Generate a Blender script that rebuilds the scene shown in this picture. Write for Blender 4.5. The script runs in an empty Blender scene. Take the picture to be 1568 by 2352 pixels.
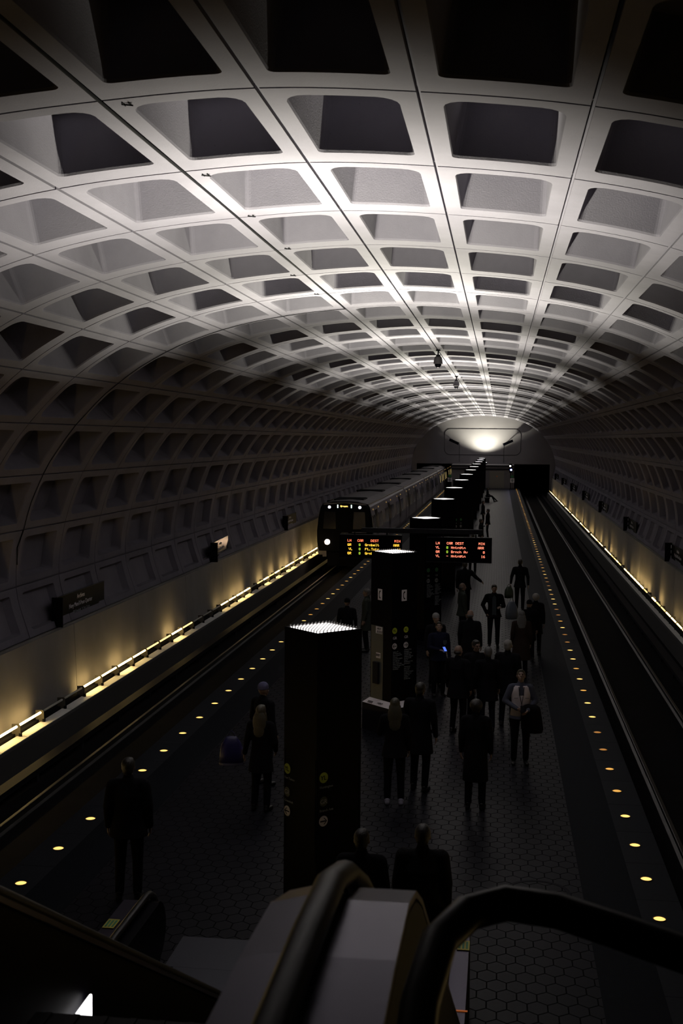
import bpy, bmesh, math, random
from mathutils import Vector, Matrix, Euler
random.seed(7)
PI = math.pi
sc = bpy.context.scene
COL = sc.collection

# ------------------------------------------------------------------ camera
CAMPOS = Vector((2.028, 0.0, 5.8))
Fv = Vector((-0.12922456, 0.9897206, -0.06127117)); Rv = Vector((0.99149276, 0.12993328, 0.00771044)); Uv = Vector((-0.01559235, 0.05975355, 0.99809137))
cd = bpy.data.cameras.new('camera'); cam = bpy.data.objects.new('camera', cd); COL.objects.link(cam)
cam.matrix_world = Matrix(((Rv.x, Uv.x, -Fv.x, CAMPOS.x), (Rv.y, Uv.y, -Fv.y, CAMPOS.y), (Rv.z, Uv.z, -Fv.z, CAMPOS.z), (0, 0, 0, 1)))
cd.sensor_fit = 'VERTICAL'; cd.sensor_height = 36.0; cd.lens = 36.0 * 2768.3 / 2352.0
cd.clip_start = 0.05; cd.clip_end = 400
cd.dof.use_dof = True; cd.dof.focus_distance = 30.0; cd.dof.aperture_fstop = 5.6
sc.camera = cam

# ------------------------------------------------------------------ world, exposure, light levels
w = bpy.data.worlds.new('world'); sc.world = w; w.use_nodes = True
w.node_tree.nodes['Background'].inputs[0].default_value = (0.05, 0.08, 0.16, 1)
w.node_tree.nodes['Background'].inputs[1].default_value = 0.02
sc.view_settings.view_transform = 'Standard'; sc.view_settings.look = 'None'
sc.view_settings.gamma = 1.0; sc.view_settings.exposure = 0.0; sc.view_settings.use_curve_mapping = False
sc.cycles.max_bounces = 6; sc.cycles.diffuse_bounces = 3; sc.cycles.sample_clamp_indirect = 3.0
UPLIGHT_W = 9600.0
UPLIGHT_COL = (1.0, 0.97, 0.75)
UPLIGHT_CONE = math.radians(126)

# ------------------------------------------------------------------ materials
MATS = {}
def mat(name, col=(.5, .5, .5), rough=.6, metal=0.0, emit=None, estr=1.0, bump=0.0, bscale=40.0, var=0.0, vscale=3.0, spec=.5):
    if name in MATS: return MATS[name]
    m = bpy.data.materials.new(name); m.use_nodes = True; nt = m.node_tree; b = nt.nodes['Principled BSDF']
    b.inputs['Base Color'].default_value = (*col, 1); b.inputs['Roughness'].default_value = rough; b.inputs['Metallic'].default_value = metal
    b.inputs['Specular IOR Level'].default_value = spec
    if emit:
        b.inputs['Emission Color'].default_value = (*emit, 1); b.inputs['Emission Strength'].default_value = estr
    tc = nt.nodes.new('ShaderNodeTexCoord')
    if var > 0:
        n = nt.nodes.new('ShaderNodeTexNoise'); n.inputs['Scale'].default_value = vscale; n.inputs['Detail'].default_value = 6
        nt.links.new(tc.outputs['Object'], n.inputs['Vector'])
        r = nt.nodes.new('ShaderNodeValToRGB')
        r.color_ramp.elements[0].position = .3; r.color_ramp.elements[1].position = .7
        r.color_ramp.elements[0].color = (*[c * (1 - var) for c in col], 1); r.color_ramp.elements[1].color = (*[min(1, c * (1 + var)) for c in col], 1)
        nt.links.new(n.outputs['Fac'], r.inputs['Fac']); nt.links.new(r.outputs['Color'], b.inputs['Base Color'])
    if bump > 0:
        n2 = nt.nodes.new('ShaderNodeTexNoise'); n2.inputs['Scale'].default_value = bscale; n2.inputs['Detail'].default_value = 4
        nt.links.new(tc.outputs['Object'], n2.inputs['Vector'])
        bp = nt.nodes.new('ShaderNodeBump'); bp.inputs['Strength'].default_value = bump; bp.inputs['Distance'].default_value = .01
        nt.links.new(n2.outputs['Fac'], bp.inputs['Height']); nt.links.new(bp.outputs['Normal'], b.inputs['Normal'])
    MATS[name] = m
    return m

def concrete_vault():
    m = mat('vault_concrete', (.42, .405, .40), .85, bump=.25, bscale=60)
    nt = m.node_tree; b = nt.nodes['Principled BSDF']
    tc = nt.nodes['Texture Coordinate']
    n = nt.nodes.new('ShaderNodeTexNoise'); n.inputs['Scale'].default_value = .8; n.inputs['Detail'].default_value = 8; n.inputs['Roughness'].default_value = .65
    nt.links.new(tc.outputs['Object'], n.inputs['Vector'])
    r = nt.nodes.new('ShaderNodeValToRGB'); r.color_ramp.elements[0].position = .33; r.color_ramp.elements[1].position = .62
    r.color_ramp.elements[0].color = (.122, .115, .147, 1); r.color_ramp.elements[1].color = (.152, .144, .180, 1)
    nt.links.new(n.outputs['Fac'], r.inputs['Fac'])
    v = nt.nodes.new('ShaderNodeTexVoronoi'); v.inputs['Scale'].default_value = 7.0
    nt.links.new(tc.outputs['Object'], v.inputs['Vector'])
    r2 = nt.nodes.new('ShaderNodeValToRGB'); r2.color_ramp.elements[0].position = .03; r2.color_ramp.elements[0].color = (.45, .43, .42, 1)
    r2.color_ramp.elements[1].position = .06; r2.color_ramp.elements[1].color = (1, 1, 1, 1)
    nt.links.new(v.outputs['Distance'], r2.inputs['Fac'])
    mx = nt.nodes.new('ShaderNodeMix'); mx.data_type = 'RGBA'; mx.blend_type = 'MULTIPLY'; mx.inputs[0].default_value = .5
    nt.links.new(r.outputs['Color'], mx.inputs[6]); nt.links.new(r2.outputs['Color'], mx.inputs[7])
    nt.links.new(mx.outputs[2], b.inputs['Base Color'])
    return m
M_vault = concrete_vault()
M_wall = mat('wall_concrete', (.19, .18, .175), .85, bump=.2, bscale=80, var=.08, vscale=1.5)
M_end = mat('end_wall_concrete', (.13, .122, .134), .8, var=.06, vscale=.8)
M_black = mat('black_enamel', (.002, .002, .004), .45, spec=.03)
M_blackmat = mat('matt_black', (.003, .003, .005), .8, spec=.15)
M_dark = mat('dark_steel', (.012, .012, .016), .6, spec=.08)
M_track = mat('track_bed', (.005, .005, .006), .95, spec=.05, bump=.6, bscale=12, var=.3, vscale=2)
M_railm = mat('rail_steel', (.06, .06, .06), .45, metal=.9)
M_steel = mat('stainless_steel', (.042, .036, .062), .3, metal=.9, bump=.05, bscale=5)
M_rubber = mat('handrail_rubber', (.005, .005, .007), .4, spec=.2)
M_bronze = mat('dark_bronze', (.03, .022, .018), .4, metal=.6)
M_white = mat('white_print', (.62, .60, .66), .6)
M_greyprint = mat('grey_print', (.22, .24, .26), .6)
M_yelp = mat('yellow_green_print', (.34, .42, .02), .6)
M_grnp = mat('green_print', (.02, .16, .06), .6)
M_granite = mat('granite_edge', (.008, .010, .014), .55, spec=.1, var=.25, vscale=25)
M_strip = mat('platform_band', (.0035, .005, .008), .6, spec=.05, var=.2, vscale=10)
M_ledge = mat('pale_ledge', (.85, .85, .82), .8, var=.06, vscale=4)
M_lampwhite = mat('lamp_diffuser', (.8, .8, .8), .5, emit=(1, .93, .9), estr=5)
M_louver = mat('louver_grey', (.10, .10, .10), .4)

def hex_floor():
    m = bpy.data.materials.new('hex_quarry_tile'); m.use_nodes = True; nt = m.node_tree; b = nt.nodes['Principled BSDF']
    N = nt.nodes.new; L = nt.links.new
    tc = N('ShaderNodeTexCoord')
    def vm(op, a, bb=None):
        n = N('ShaderNodeVectorMath'); n.operation = op
        for i, x in enumerate((a, bb)):
            if x is None: continue
            if isinstance(x, tuple): n.inputs[i].default_value = x
            else: L(x, n.inputs[i])
        return n.outputs['Value'] if op in ('LENGTH', 'DOT_PRODUCT') else n.outputs['Vector']
    def ma(op, a, bb=None):
        n = N('ShaderNodeMath'); n.operation = op
        for i, x in enumerate((a, bb)):
            if x is None: continue
            if isinstance(x, (int, float)): n.inputs[i].default_value = x
            else: L(x, n.inputs[i])
        return n.outputs[0]
    S = (4.8, 3.85, 0.0); R = (1.0, 1.7320508, 1.0); H = (.5, .8660254, .5)
    p = vm('MULTIPLY', tc.outputs['Object'], S); p = vm('ADD', p, (1000.0, 1732.0508, 0.0))
    def cell(q):
        mm = vm('MODULO', q, R); return vm('MULTIPLY', vm('SUBTRACT', mm, H), (1, 1, 0))
    a = cell(p); c = cell(vm('SUBTRACT', p, H))
    la = vm('LENGTH', a); lc = vm('LENGTH', c)
    lt = ma('LESS_THAN', la, lc)
    mx = N('ShaderNodeMix'); mx.data_type = 'VECTOR'; L(lt, mx.inputs[0]); L(c, mx.inputs[4]); L(a, mx.inputs[5])
    g = vm('ABSOLUTE', mx.outputs[1])
    d1 = vm('DOT_PRODUCT', g, (.5, .8660254, 0)); d2 = vm('DOT_PRODUCT', g, (1, 0, 0))
    d = ma('MAXIMUM', d1, d2)
    grout = ma('GREATER_THAN', d, .465)
    n = N('ShaderNodeTexNoise'); n.inputs['Scale'].default_value = 1.3; L(tc.outputs['Object'], n.inputs['Vector'])
    r = N('ShaderNodeValToRGB'); r.color_ramp.elements[0].color = (.006, .0065, .010, 1); r.color_ramp.elements[1].color = (.010, .0105, .015, 1)
    r.color_ramp.elements[0].position = .35; r.color_ramp.elements[1].position = .65
    L(n.outputs['Fac'], r.inputs['Fac'])
    mc = N('ShaderNodeMix'); mc.data_type = 'RGBA'; L(grout, mc.inputs[0]); L(r.outputs['Color'], mc.inputs[6]); mc.inputs[7].default_value = (.001, .001, .002, 1)
    L(mc.outputs[2], b.inputs['Base Color'])
    mr = N('ShaderNodeMapRange'); L(grout, mr.inputs[0]); mr.inputs[3].default_value = .38; mr.inputs[4].default_value = .85
    L(mr.outputs[0], b.inputs['Roughness'])
    bp = N('ShaderNodeBump'); bp.inputs['Strength'].default_value = .4; bp.inputs['Distance'].default_value = .006; bp.invert = True
    L(grout, bp.inputs['Height']); L(bp.outputs['Normal'], b.inputs['Normal'])
    return m
M_hex = hex_floor(); M_hex.node_tree.nodes['Principled BSDF'].inputs['IOR'].default_value = 1.17

# ------------------------------------------------------------------ object helpers
def link(o, parent=None):
    COL.objects.link(o)
    if parent is not None: o.parent = parent
    return o
def tag(o, label=None, cat=None, group=None, kind=None):
    if label: o['label'] = label
    if cat: o['category'] = cat
    if group: o['group'] = group
    if kind: o['kind'] = kind
    return o
def struct(o): o['kind'] = 'structure'; return o
def empty(name, loc=(0, 0, 0), rz=0.0):
    o = bpy.data.objects.new(name, None); o.location = loc; o.rotation_euler = (0, 0, rz); o.empty_display_size = .1
    return link(o)
def copy_tree(o, parent=None):
    c = o.copy(); COL.objects.link(c)
    if parent is not None: c.parent = parent
    for ch in list(o.children): copy_tree(ch, c)
    return c
class MB:
    """collects shapes into one mesh"""
    def __init__(s): s.v = []; s.f = []; s.mi = []
    def add(s, vs, fs, m=0):
        n = len(s.v); s.v += [tuple(x) for x in vs]; s.f += [tuple(i + n for i in f) for f in fs]; s.mi += [m] * len(fs); return s
    def box(s, lo, hi, m=0, M=None):
        x0, y0, z0 = lo; x1, y1, z1 = hi
        vs = [Vector(p) for p in ((x0, y0, z0), (x1, y0, z0), (x1, y1, z0), (x0, y1, z0), (x0, y0, z1), (x1, y0, z1), (x1, y1, z1), (x0, y1, z1))]
        if M is not None: vs = [M @ p for p in vs]
        return s.add(vs, [(0, 3, 2, 1), (4, 5, 6, 7), (0, 1, 5, 4), (1, 2, 6, 5), (2, 3, 7, 6), (3, 0, 4, 7)], m)
    def quad(s, a, b, c, d, m=0): return s.add([a, b, c, d], [(0, 1, 2, 3)], m)
    def loft(s, rings, cap=True, m=0):
        n = len(rings[0]); vs = [p for r in rings for p in r]; fs = []
        for i in range(len(rings) - 1):
            for j in range(n):
                k = (j + 1) % n; fs.append((i * n + j, i * n + k, (i + 1) * n + k, (i + 1) * n + j))
        if cap: fs.append(tuple(reversed(range(n)))); fs.append(tuple((len(rings) - 1) * n + j for j in range(n)))
        return s.add(vs, fs, m)
    def cyl(s, c, r, z0, z1, n=20, m=0, r1=None):
        r1 = r if r1 is None else r1
        ring = lambda rr, z: [Vector((c[0] + rr * math.cos(2 * PI * i / n), c[1] + rr * math.sin(2 * PI * i / n), z)) for i in range(n)]
        return s.loft([ring(r, z0), ring(r1, z1)], True, m)
    def tube(s, pts, r, n=10, m=0):
        pts = [Vector(p) for p in pts]; rs = r if isinstance(r, (list, tuple)) else [r] * len(pts); rings = []
        for i, p in enumerate(pts):
            d = (pts[min(i + 1, len(pts) - 1)] - pts[max(i - 1, 0)]).normalized()
            a = d.cross(Vector((0, 0, 1)));
            if a.length < 1e-3: a = d.cross(Vector((0, 1, 0)))
            a.normalize(); b = d.cross(a).normalized()
            rings.append([p + rs[i] * (math.cos(2 * PI * k / n) * a + math.sin(2 * PI * k / n) * b) for k in range(n)])
        return s.loft(rings, True, m)
    def cap(s, p0, p1, r0, r1, n=12, m=0):
        p0 = Vector(p0); p1 = Vector(p1); d = (p1 - p0); L = d.length or 1e-4; d = d / L
        pts = []; rs = []
        for t in (-90, -60, -30, 0): pts.append(p0 + d * r0 * math.sin(math.radians(t))); rs.append(max(r0 * math.cos(math.radians(t)), 1e-4))
        for t in (0, 30, 60, 90): pts.append(p1 + d * r1 * math.sin(math.radians(t))); rs.append(max(r1 * math.cos(math.radians(t)), 1e-4))
        a = d.cross(Vector((0, 0, 1)));
        if a.length < 1e-3: a = d.cross(Vector((0, 1, 0)))
        a.normalize(); b = d.cross(a).normalized()
        rings = [[p + rr * (math.cos(2 * PI * k / n) * a + math.sin(2 * PI * k / n) * b) for k in range(n)] for p, rr in zip(pts, rs)]
        return s.loft(rings, True, m)
    def ell(s, c, r, M=None, n=14, m=0):
        c = Vector(c); rings = []
        for i in range(n // 2 + 1):
            th = -PI / 2 + PI * i / (n // 2); rr = max(math.cos(th), 1e-3)
            ring = [Vector((r[0] * rr * math.cos(2 * PI * k / n), r[1] * rr * math.sin(2 * PI * k / n), r[2] * math.sin(th))) for k in range(n)]
            if M is not None: ring = [M @ p for p in ring]
            rings.append([c + p for p in ring])
        return s.loft(rings, True, m)
    def prism(s, outline, lo, hi, plane='xz', m=0):
        f = {'xz': lambda p, t: (p[0], t, p[1]), 'yz': lambda p, t: (t, p[0], p[1]), 'xy': lambda p, t: (p[0], p[1], t)}[plane]
        return s.loft([[Vector(f(p, lo)) for p in outline], [Vector(f(p, hi)) for p in outline]], True, m)
    def mesh(s, name, mats):
        me = bpy.data.meshes.new(name); me.from_pydata([tuple(v) for v in s.v], [], s.f)
        for mm in (mats if isinstance(mats, (list, tuple)) else [mats]): me.materials.append(mm)
        me.polygons.foreach_set('material_index', s.mi); me.update()
        return me
    def build(s, name, mats, parent=None, smooth=False, bevel=0.0, fixn=True):
        me = s.mesh(name, mats)
        if fixn:
            bm = bmesh.new(); bm.from_mesh(me); bmesh.ops.recalc_face_normals(bm, faces=bm.faces); bm.to_mesh(me); bm.free()
        if smooth: me.polygons.foreach_set('use_smooth', [True] * len(me.polygons))
        o = bpy.data.objects.new(name, me); link(o, parent)
        if bevel > 0:
            b = o.modifiers.new('bevel', 'BEVEL'); b.width = bevel; b.segments = 2; b.limit_method = 'ANGLE'
        return o
def dg_mesh(o, name):
    dg = bpy.context.evaluated_depsgraph_get(); return bpy.data.meshes.new_from_object(o.evaluated_get(dg), depsgraph=dg)
def text(name, lines, size, loc, rot, m, parent=None, align='LEFT', ext=.002, sp=1.0):
    cu = bpy.data.curves.new(name, 'FONT'); cu.body = lines; cu.size = size; cu.extrude = ext; cu.align_x = align; cu.space_line = sp; cu.resolution_u = 3
    o = bpy.data.objects.new(name, cu); COL.objects.link(o)
    me = dg_mesh(o, name); COL.objects.unlink(o); bpy.data.objects.remove(o)
    me.materials.clear(); me.materials.append(m)
    o = bpy.data.objects.new(name, me); link(o, parent); o.location = loc; o.rotation_euler = rot
    return o

# ------------------------------------------------------------------ vault section
PITCH = 2.6898; Y0 = 9.928; J0, J1 = -5, 52
YEND = Y0 + PITCH * J1
half = [(0, 8.668), (1.331, 8.60), (2.72, 8.446), (4.05, 8.16), (5.306, 7.683), (6.431, 6.979), (7.399, 6.047), (8.175, 4.929), (8.65, 3.665), (8.82, 2.36), (8.50, 1.18)]
PROF = {k: Vector(half[abs(k)]) if k >= 0 else Vector((-half[-k][0], half[-k][1])) for k in range(-10, 11)}
def prof(t):
    """t in joint units, -10..10 -> point and outward normal of the vault section"""
    k = max(-10, min(9, math.floor(t))); u = t - k
    P = lambda i: PROF[i] if -10 <= i <= 10 else (PROF[10] * 2 - PROF[9] if i > 0 else PROF[-10] * 2 - PROF[-9])
    a, b, c, d = P(k - 1), P(k), P(k + 1), P(k + 2)
    p = .5 * (2 * b + (c - a) * u + (2 * a - 5 * b + 4 * c - d) * u * u + (3 * b - a - 3 * c + d) * u ** 3)
    q = .5 * ((c - a) + 2 * (2 * a - 5 * b + 4 * c - d) * u + 3 * (3 * b - a - 3 * c + d) * u * u)
    q.normalize(); return p, Vector((-q.y, q.x))
def vp(t, y, d=0.0):
    p, n = prof(t); p = p + n * d; return Vector((p.x, y, p.y))
def hole_outline():
    # unit panel coordinates: u across 0..1, v along 0..1 (near edge v=0), metres handled with panel size 1.344 x 2.69
    W, L = 1.344, PITCH
    u0, u1, v0, v1 = .135, .865, .08, .845
    pts = []
    def arc(cu, cv, r, a0, a1, n):
        for i in range(n): a = math.radians(a0 + (a1 - a0) * i / (n - 1)); pts.append((cu + r * math.cos(a) / W, cv + r * math.sin(a) / L, i == n // 2))
    rn, rf = .20, .07
    arc(u0 + rn / W, v0 + rn / L, rn, 180, 270, 5)
    for t in (.3, .5, .7): pts.append((u0 + (u1 - u0) * t, v0, False))
    arc(u1 - rn / W, v0 + rn / L, rn, 270, 360, 5)
    pts.append((u1, .5, False))
    arc(u1 - rf / W, v1 - rf / L, rf, 0, 90, 5)
    for t in (.7, .5, .3): pts.append((u0 + (u1 - u0) * t, v1, False))
    arc(u0 + rf / W, v1 - rf / L, rf, 90, 180, 5)
    pts.append((u0, .5, False))
    return pts
HOLE = hole_outline()
def outer_pt(u, v, corner, g):
    if corner: return (g[0] if u < .5 else 1 - g[0], g[1] if v < .5 else 1 - g[1])
    du, dv = (u - .5) / .5, (v - .48) / .5
    if abs(du) * 1.344 / 1.0 > abs(dv) * .76 * 1.344:
        return (g[0] if u < .5 else 1 - g[0], min(max(v, g[1]), 1 - g[1]))
    return (min(max(u, g[0]), 1 - g[0]), g[1] if v < .5 else 1 - g[1])
def build_vault():
    V = []; Fc = []
    n = len(HOLE)
    # classify every outline point: edge side of its outer partner
    outs = []
    g = (.014, .0065)
    sides = (['L'] * 2 + ['C'] + ['B'] * 2 + ['B'] * 3 + ['B'] * 2 + ['C'] + ['R'] * 2 + ['R'] + ['R'] * 2 + ['C'] + ['T'] * 2 + ['T'] * 3 + ['T'] * 2 + ['C'] + ['L'] * 2 + ['L'])
    for (u, v, c), s in zip(HOLE, sides):
        if s == 'C': outs.append((g[0] if u < .5 else 1 - g[0], g[1] if v < .5 else 1 - g[1]))
        elif s == 'L': outs.append((g[0], v))
        elif s == 'R': outs.append((1 - g[0], v))
        elif s == 'B': outs.append((u, g[1]))
        else: outs.append((u, 1 - g[1]))
    def depth(k):
        r = k if k >= 0 else -k - 1
        return [.6, .6, .6, .6, .6, .58, .52, .40, .26, .16][r]
    for k in range(-10, 10):
        D = depth(k)
        # precompute section points for each outline u at several depths
        def sec(u, d): return vp(k + u, 0, d)
        base = []
        for (ou, ov) in outs: base.append((sec(ou, .05), ov, 0))
        for (ou, ov) in outs: base.append((sec(ou, 0), ov, 0))
        for (u, v, c) in HOLE: base.append((sec(u, 0), v, 0))
        for (u, v, c) in HOLE: base.append((sec(.5 + (u - .5) * .985, .025), .46 + (v - .46) * .988, 0))
        for (u, v, c) in HOLE: base.append((sec(.5 + (u - .5) * .86, D), .46 + (v - .46) * .90, 0))
        base.append((sec(.5, D), .46, 0))
        faces = []
        for ri in range(4):
            for j in range(n):
                jj = (j + 1) % n; faces.append((ri * n + j, ri * n + jj, (ri + 1) * n + jj, (ri + 1) * n + j))
        for j in range(n): faces.append((4 * n + j, 4 * n + (j + 1) % n, 5 * n))
        for j in range(J0, J1):
            o = len(V); yb = Y0 + PITCH * j
            V += [(p.x, yb + PITCH * v, p.z) for p, v, _ in base]
            Fc += [tuple(i + o for i in f) for f in faces]
    # joint backing: longitudinal strips and transverse rings, and an unseen outer shell added to block world light
    ya, yb = Y0 + PITCH * J0, YEND
    def quad(a, b, c, d):
        o = len(V); V.extend([tuple(a), tuple(b), tuple(c), tuple(d)]); Fc.append((o, o + 1, o + 2, o + 3))
    for k in range(-10, 11):
        for j in range(J0, J1, 3):
            y1, y2 = Y0 + PITCH * j, Y0 + PITCH * min(j + 3, J1)
            quad(vp(max(k - .04, -10), y1, .045), vp(max(k - .04, -10), y2, .045), vp(min(k + .04, 10), y2, .045), vp(min(k + .04, 10), y1, .045))
    for j in range(J0, J1 + 1):
        y = Y0 + PITCH * j
        for i in range(-40, 40):
            quad(vp(i / 4, y - .05, .046), vp(i / 4, y + .05, .046), vp((i + 1) / 4, y + .05, .046), vp((i + 1) / 4, y - .05, .046))
    for i in range(-20, 20):
        for y1, y2 in ((ya, 50), (50, 100), (100, yb)):
            quad(vp(i / 2, y1, .8), vp(i / 2, y2, .8), vp((i + 1) / 2, y2, .8), vp((i + 1) / 2, y1, .8))
    me = bpy.data.meshes.new('ceiling'); me.from_pydata(V, [], Fc); me.materials.append(M_vault); me.update()
    o = bpy.data.objects.new('ceiling', me); link(o); return struct(o)
ceiling = build_vault()

# smooth lower walls, in panels with narrow joints, and the pale ledge at their foot
YA = Y0 + PITCH * J0
for side, s in (('left', -1), ('right', 1)):
    m = MB()
    y = YA
    while y < YEND - .1:
        y2 = min(y + 2 * PITCH, YEND)
        prof_w = [(8.44, 1.12), (8.36, -.65), (8.6, -.65), (8.85, 1.12)]
        m.prism([(s * a, b) for a, b in prof_w], y + .012, y2 - .012, 'xz')
        y = y2
    m.box((min(s * 8.55, s * 9.4), YA, -1.4), (max(s * 8.55, s * 9.4), YEND, 1.05))
    m.box((min(s * 8.5, s * 9.3), YA, 1.05), (max(s * 8.5, s * 9.3), YEND, 1.16))
    struct(m.build('wall_' + side, M_wall))
    m = MB(); m.prism([(s * 7.84, -1.35), (s * 7.84, -.70), (s * 7.87, -.65), (s * 8.6, -.65), (s * 8.6, -1.35)], YA, YEND, 'xz')
    struct(m.build('trim_1' if s < 0 else 'trim_2', mat('ledge_concrete', (.03, .03, .03), .9)))

# end wall with the two tunnel portals
m = MB()
YW = YEND
m.box((-10.5, YW, 2.75), (10.5, YW + .5, 10.2))
for a, b in ((-10.5, -8.15), (-3.75, 3.85), (8.15, 10.5)): m.box((a, YW, -1.4), (b, YW + .5, 2.75))
wb = struct(m.build('wall_back', M_end))
m = MB()
for a, b in ((-8.3, -3.6), (3.7, 8.3)):
    m.box((a - .4, YW + .5, -1.4), (a, YW + 60, 3.2)); m.box((b, YW + .5, -1.4), (b + .4, YW + 60, 3.2)); m.box((a - .4, YW + .5, 3.2), (b + .4, YW + 60, 3.6))
    m.box((a - .4, YW + 60, -1.4), (b + .4, YW + 60.3, 3.6))
struct(m.build('trim_3', M_dark))
def rrect(x0, x1, z0, z1, r, n=6):
    p = []
    for cx, cz, a0 in ((x1 - r, z1 - r, 0), (x0 + r, z1 - r, 90), (x0 + r, z0 + r, 180), (x1 - r, z0 + r, 270)):
        for i in range(n): a = math.radians(a0 + 90 * i / (n - 1)); p.append((cx + r * math.cos(a), cz + r * math.sin(a)))
    return p
rr = rrect(-4.75, 4.6, 3.85, 7.05, .7)
m = MB(); m.tube([(x, YW - .02, z) for x, z in rr + rr[:1]], .03, 6); struct(m.build('trim_4', M_blackmat))
m = MB()
m.box((-11, YA - .3, -1.4), (11, YA, 10.2)); struct(m.build('wall_front', M_dark))

# floor: tiled platform, plain band, granite edge
PE = 4.36; PY1 = 143.4
m = MB(); m.box((-3.17, YA, -.3), (3.17, PY1, 0)); struct(m.build('floor', M_hex))
m = MB()
for s in (-1, 1):
    m.box((min(s * 3.17, s * 3.83), YA, -.3), (max(s * 3.17, s * 3.83), PY1, -.001))
struct(m.build('trim_5', M_strip))
m = MB()
for s in (-1, 1):
    y = YA
    while y < PY1 - .05:
        y2 = min(y + 1.344, PY1); m.box((min(s * 3.83, s * PE), y + .003, -.25), (max(s * 3.83, s * PE), y2 - .003, 0)); y = y2
struct(m.build('trim_6', M_granite))
m = MB(); m.box((-3.9, YA, -1.4), (3.9, PY1, -.3)); struct(m.build('trim_7', M_dark))
m = MB(); m.box((-10, YA, -1.5), (10, YW + 60, -1.32)); struct(m.build('trim_8', M_track))

# ------------------------------------------------------------------ tracks
def rail(x, label, z=-1.15, y1=YW + 50):
    m = MB(); pr = [(-.07, -.17), (-.07, -.155), (-.012, -.13), (-.012, -.045), (-.036, -.035), (-.036, -.005), (-.025, 0), (.025, 0), (.036, -.005), (.036, -.035), (.012, -.045), (.012, -.13), (.07, -.155), (.07, -.17)]
    m.prism([(x + a, z + b) for a, b in pr], YA, y1, 'xz')
    tag(m.build('running_rail', M_railm), label, 'rail')
rail(5.22, 'steel running rail of the right track, the one nearer the platform')
rail(6.70, 'steel running rail of the right track, the one nearer the right wall')
rail(-5.22, 'steel running rail of the left track, the one nearer the platform')
rail(-6.70, 'steel running rail of the left track, the one nearer the left wall')
for s, nm in ((-1, 'left'), (1, 'right')):
    t = empty('third_rail', (s * 7.35, 0, -1.32))
    tag(t, 'dark covered power rail running at the foot of the %s wall ledge' % nm, 'rail')
    m = MB(); m.box((-.05, YA, .15), (.05, YW + 40, .25)); m.build('conductor_bar', M_dark, t)
    m = MB(); m.box((-.13, YA, .30), (.13, YW + 40, .33)); m.box((-.13, YA, .22), (-.10, YW + 40, .30)); m.build('cover_board', M_dark, t)
    m = MB()
    y = YA
    while y < YW + 39: m.box((-.06, y, 0), (.06, y + .12, .15)); y += 2.69
    o = m.build('insulator', M_dark, t); o['kind'] = 'stuff'

# ------------------------------------------------------------------ edge lights
amb = [mat('amber_lens_bright', (.3, .18, .05), .4, emit=(1, .62, .17), estr=1.5), mat('amber_lens_mid', (.3, .18, .05), .4, emit=(1, .50, .10), estr=.85), mat('amber_lens_dim', (.25, .14, .05), .4, emit=(1, .42, .09), estr=.42)]
M_ring = mat('lamp_ring', (.12, .09, .04), .35, metal=.8)
protos = []
for a in amb:
    t = empty('platform_edge_light'); m = MB()
    # shallow domed lens
    rings = []
    for r_, z_ in ((.072, .002), (.06, .008), (.035, .013), (.004, .015)):
        rings.append([Vector((r_ * math.cos(2 * PI * i / 20), r_ * math.sin(2 * PI * i / 20), z_)) for i in range(20)])
    m.loft(rings); m.build('lens', a, t, smooth=True)
    m = MB(); n = 24
    ring = lambda r_, z_: [Vector((r_ * math.cos(2 * PI * i / n), r_ * math.sin(2 * PI * i / n), z_)) for i in range(n)]
    m.loft([ring(.088, -.01), ring(.086, .008), ring(.072, .008), ring(.072, -.01)], False); m.build('rim', M_ring, t)
    protos.append(t)
used = set()
for s, nm, ys, grp in ((1, 'right', 13.341 - 3 * 1.3437, 'amber lights along the right platform edge'), (-1, 'left', 14.648 - 4 * 1.3437, 'amber lights along the left platform edge')):
    i = 0
    while ys + i * 1.3437 < PY1 - .5:
        if s > 0: k = 0 if i < 8 else random.choice([0, 1, 1, 2])
        else: k = 0 if i < 22 else random.choice([0, 1])
        if s > 0 and i in (11, 23, 24, 30): k = 2
        if k not in used: t = protos[k]; used.add(k)
        else: t = copy_tree(protos[k])
        t.location = (s * 4.04, ys + i * 1.3437, 0.0)
        tag(t, 'round amber light set flush in the granite strip of the %s platform edge' % nm, 'light', grp)
        i += 1
for k, p in enumerate(protos):
    if k not in used:
        for c in list(p.children): bpy.data.objects.remove(c)
        bpy.data.objects.remove(p)

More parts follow.
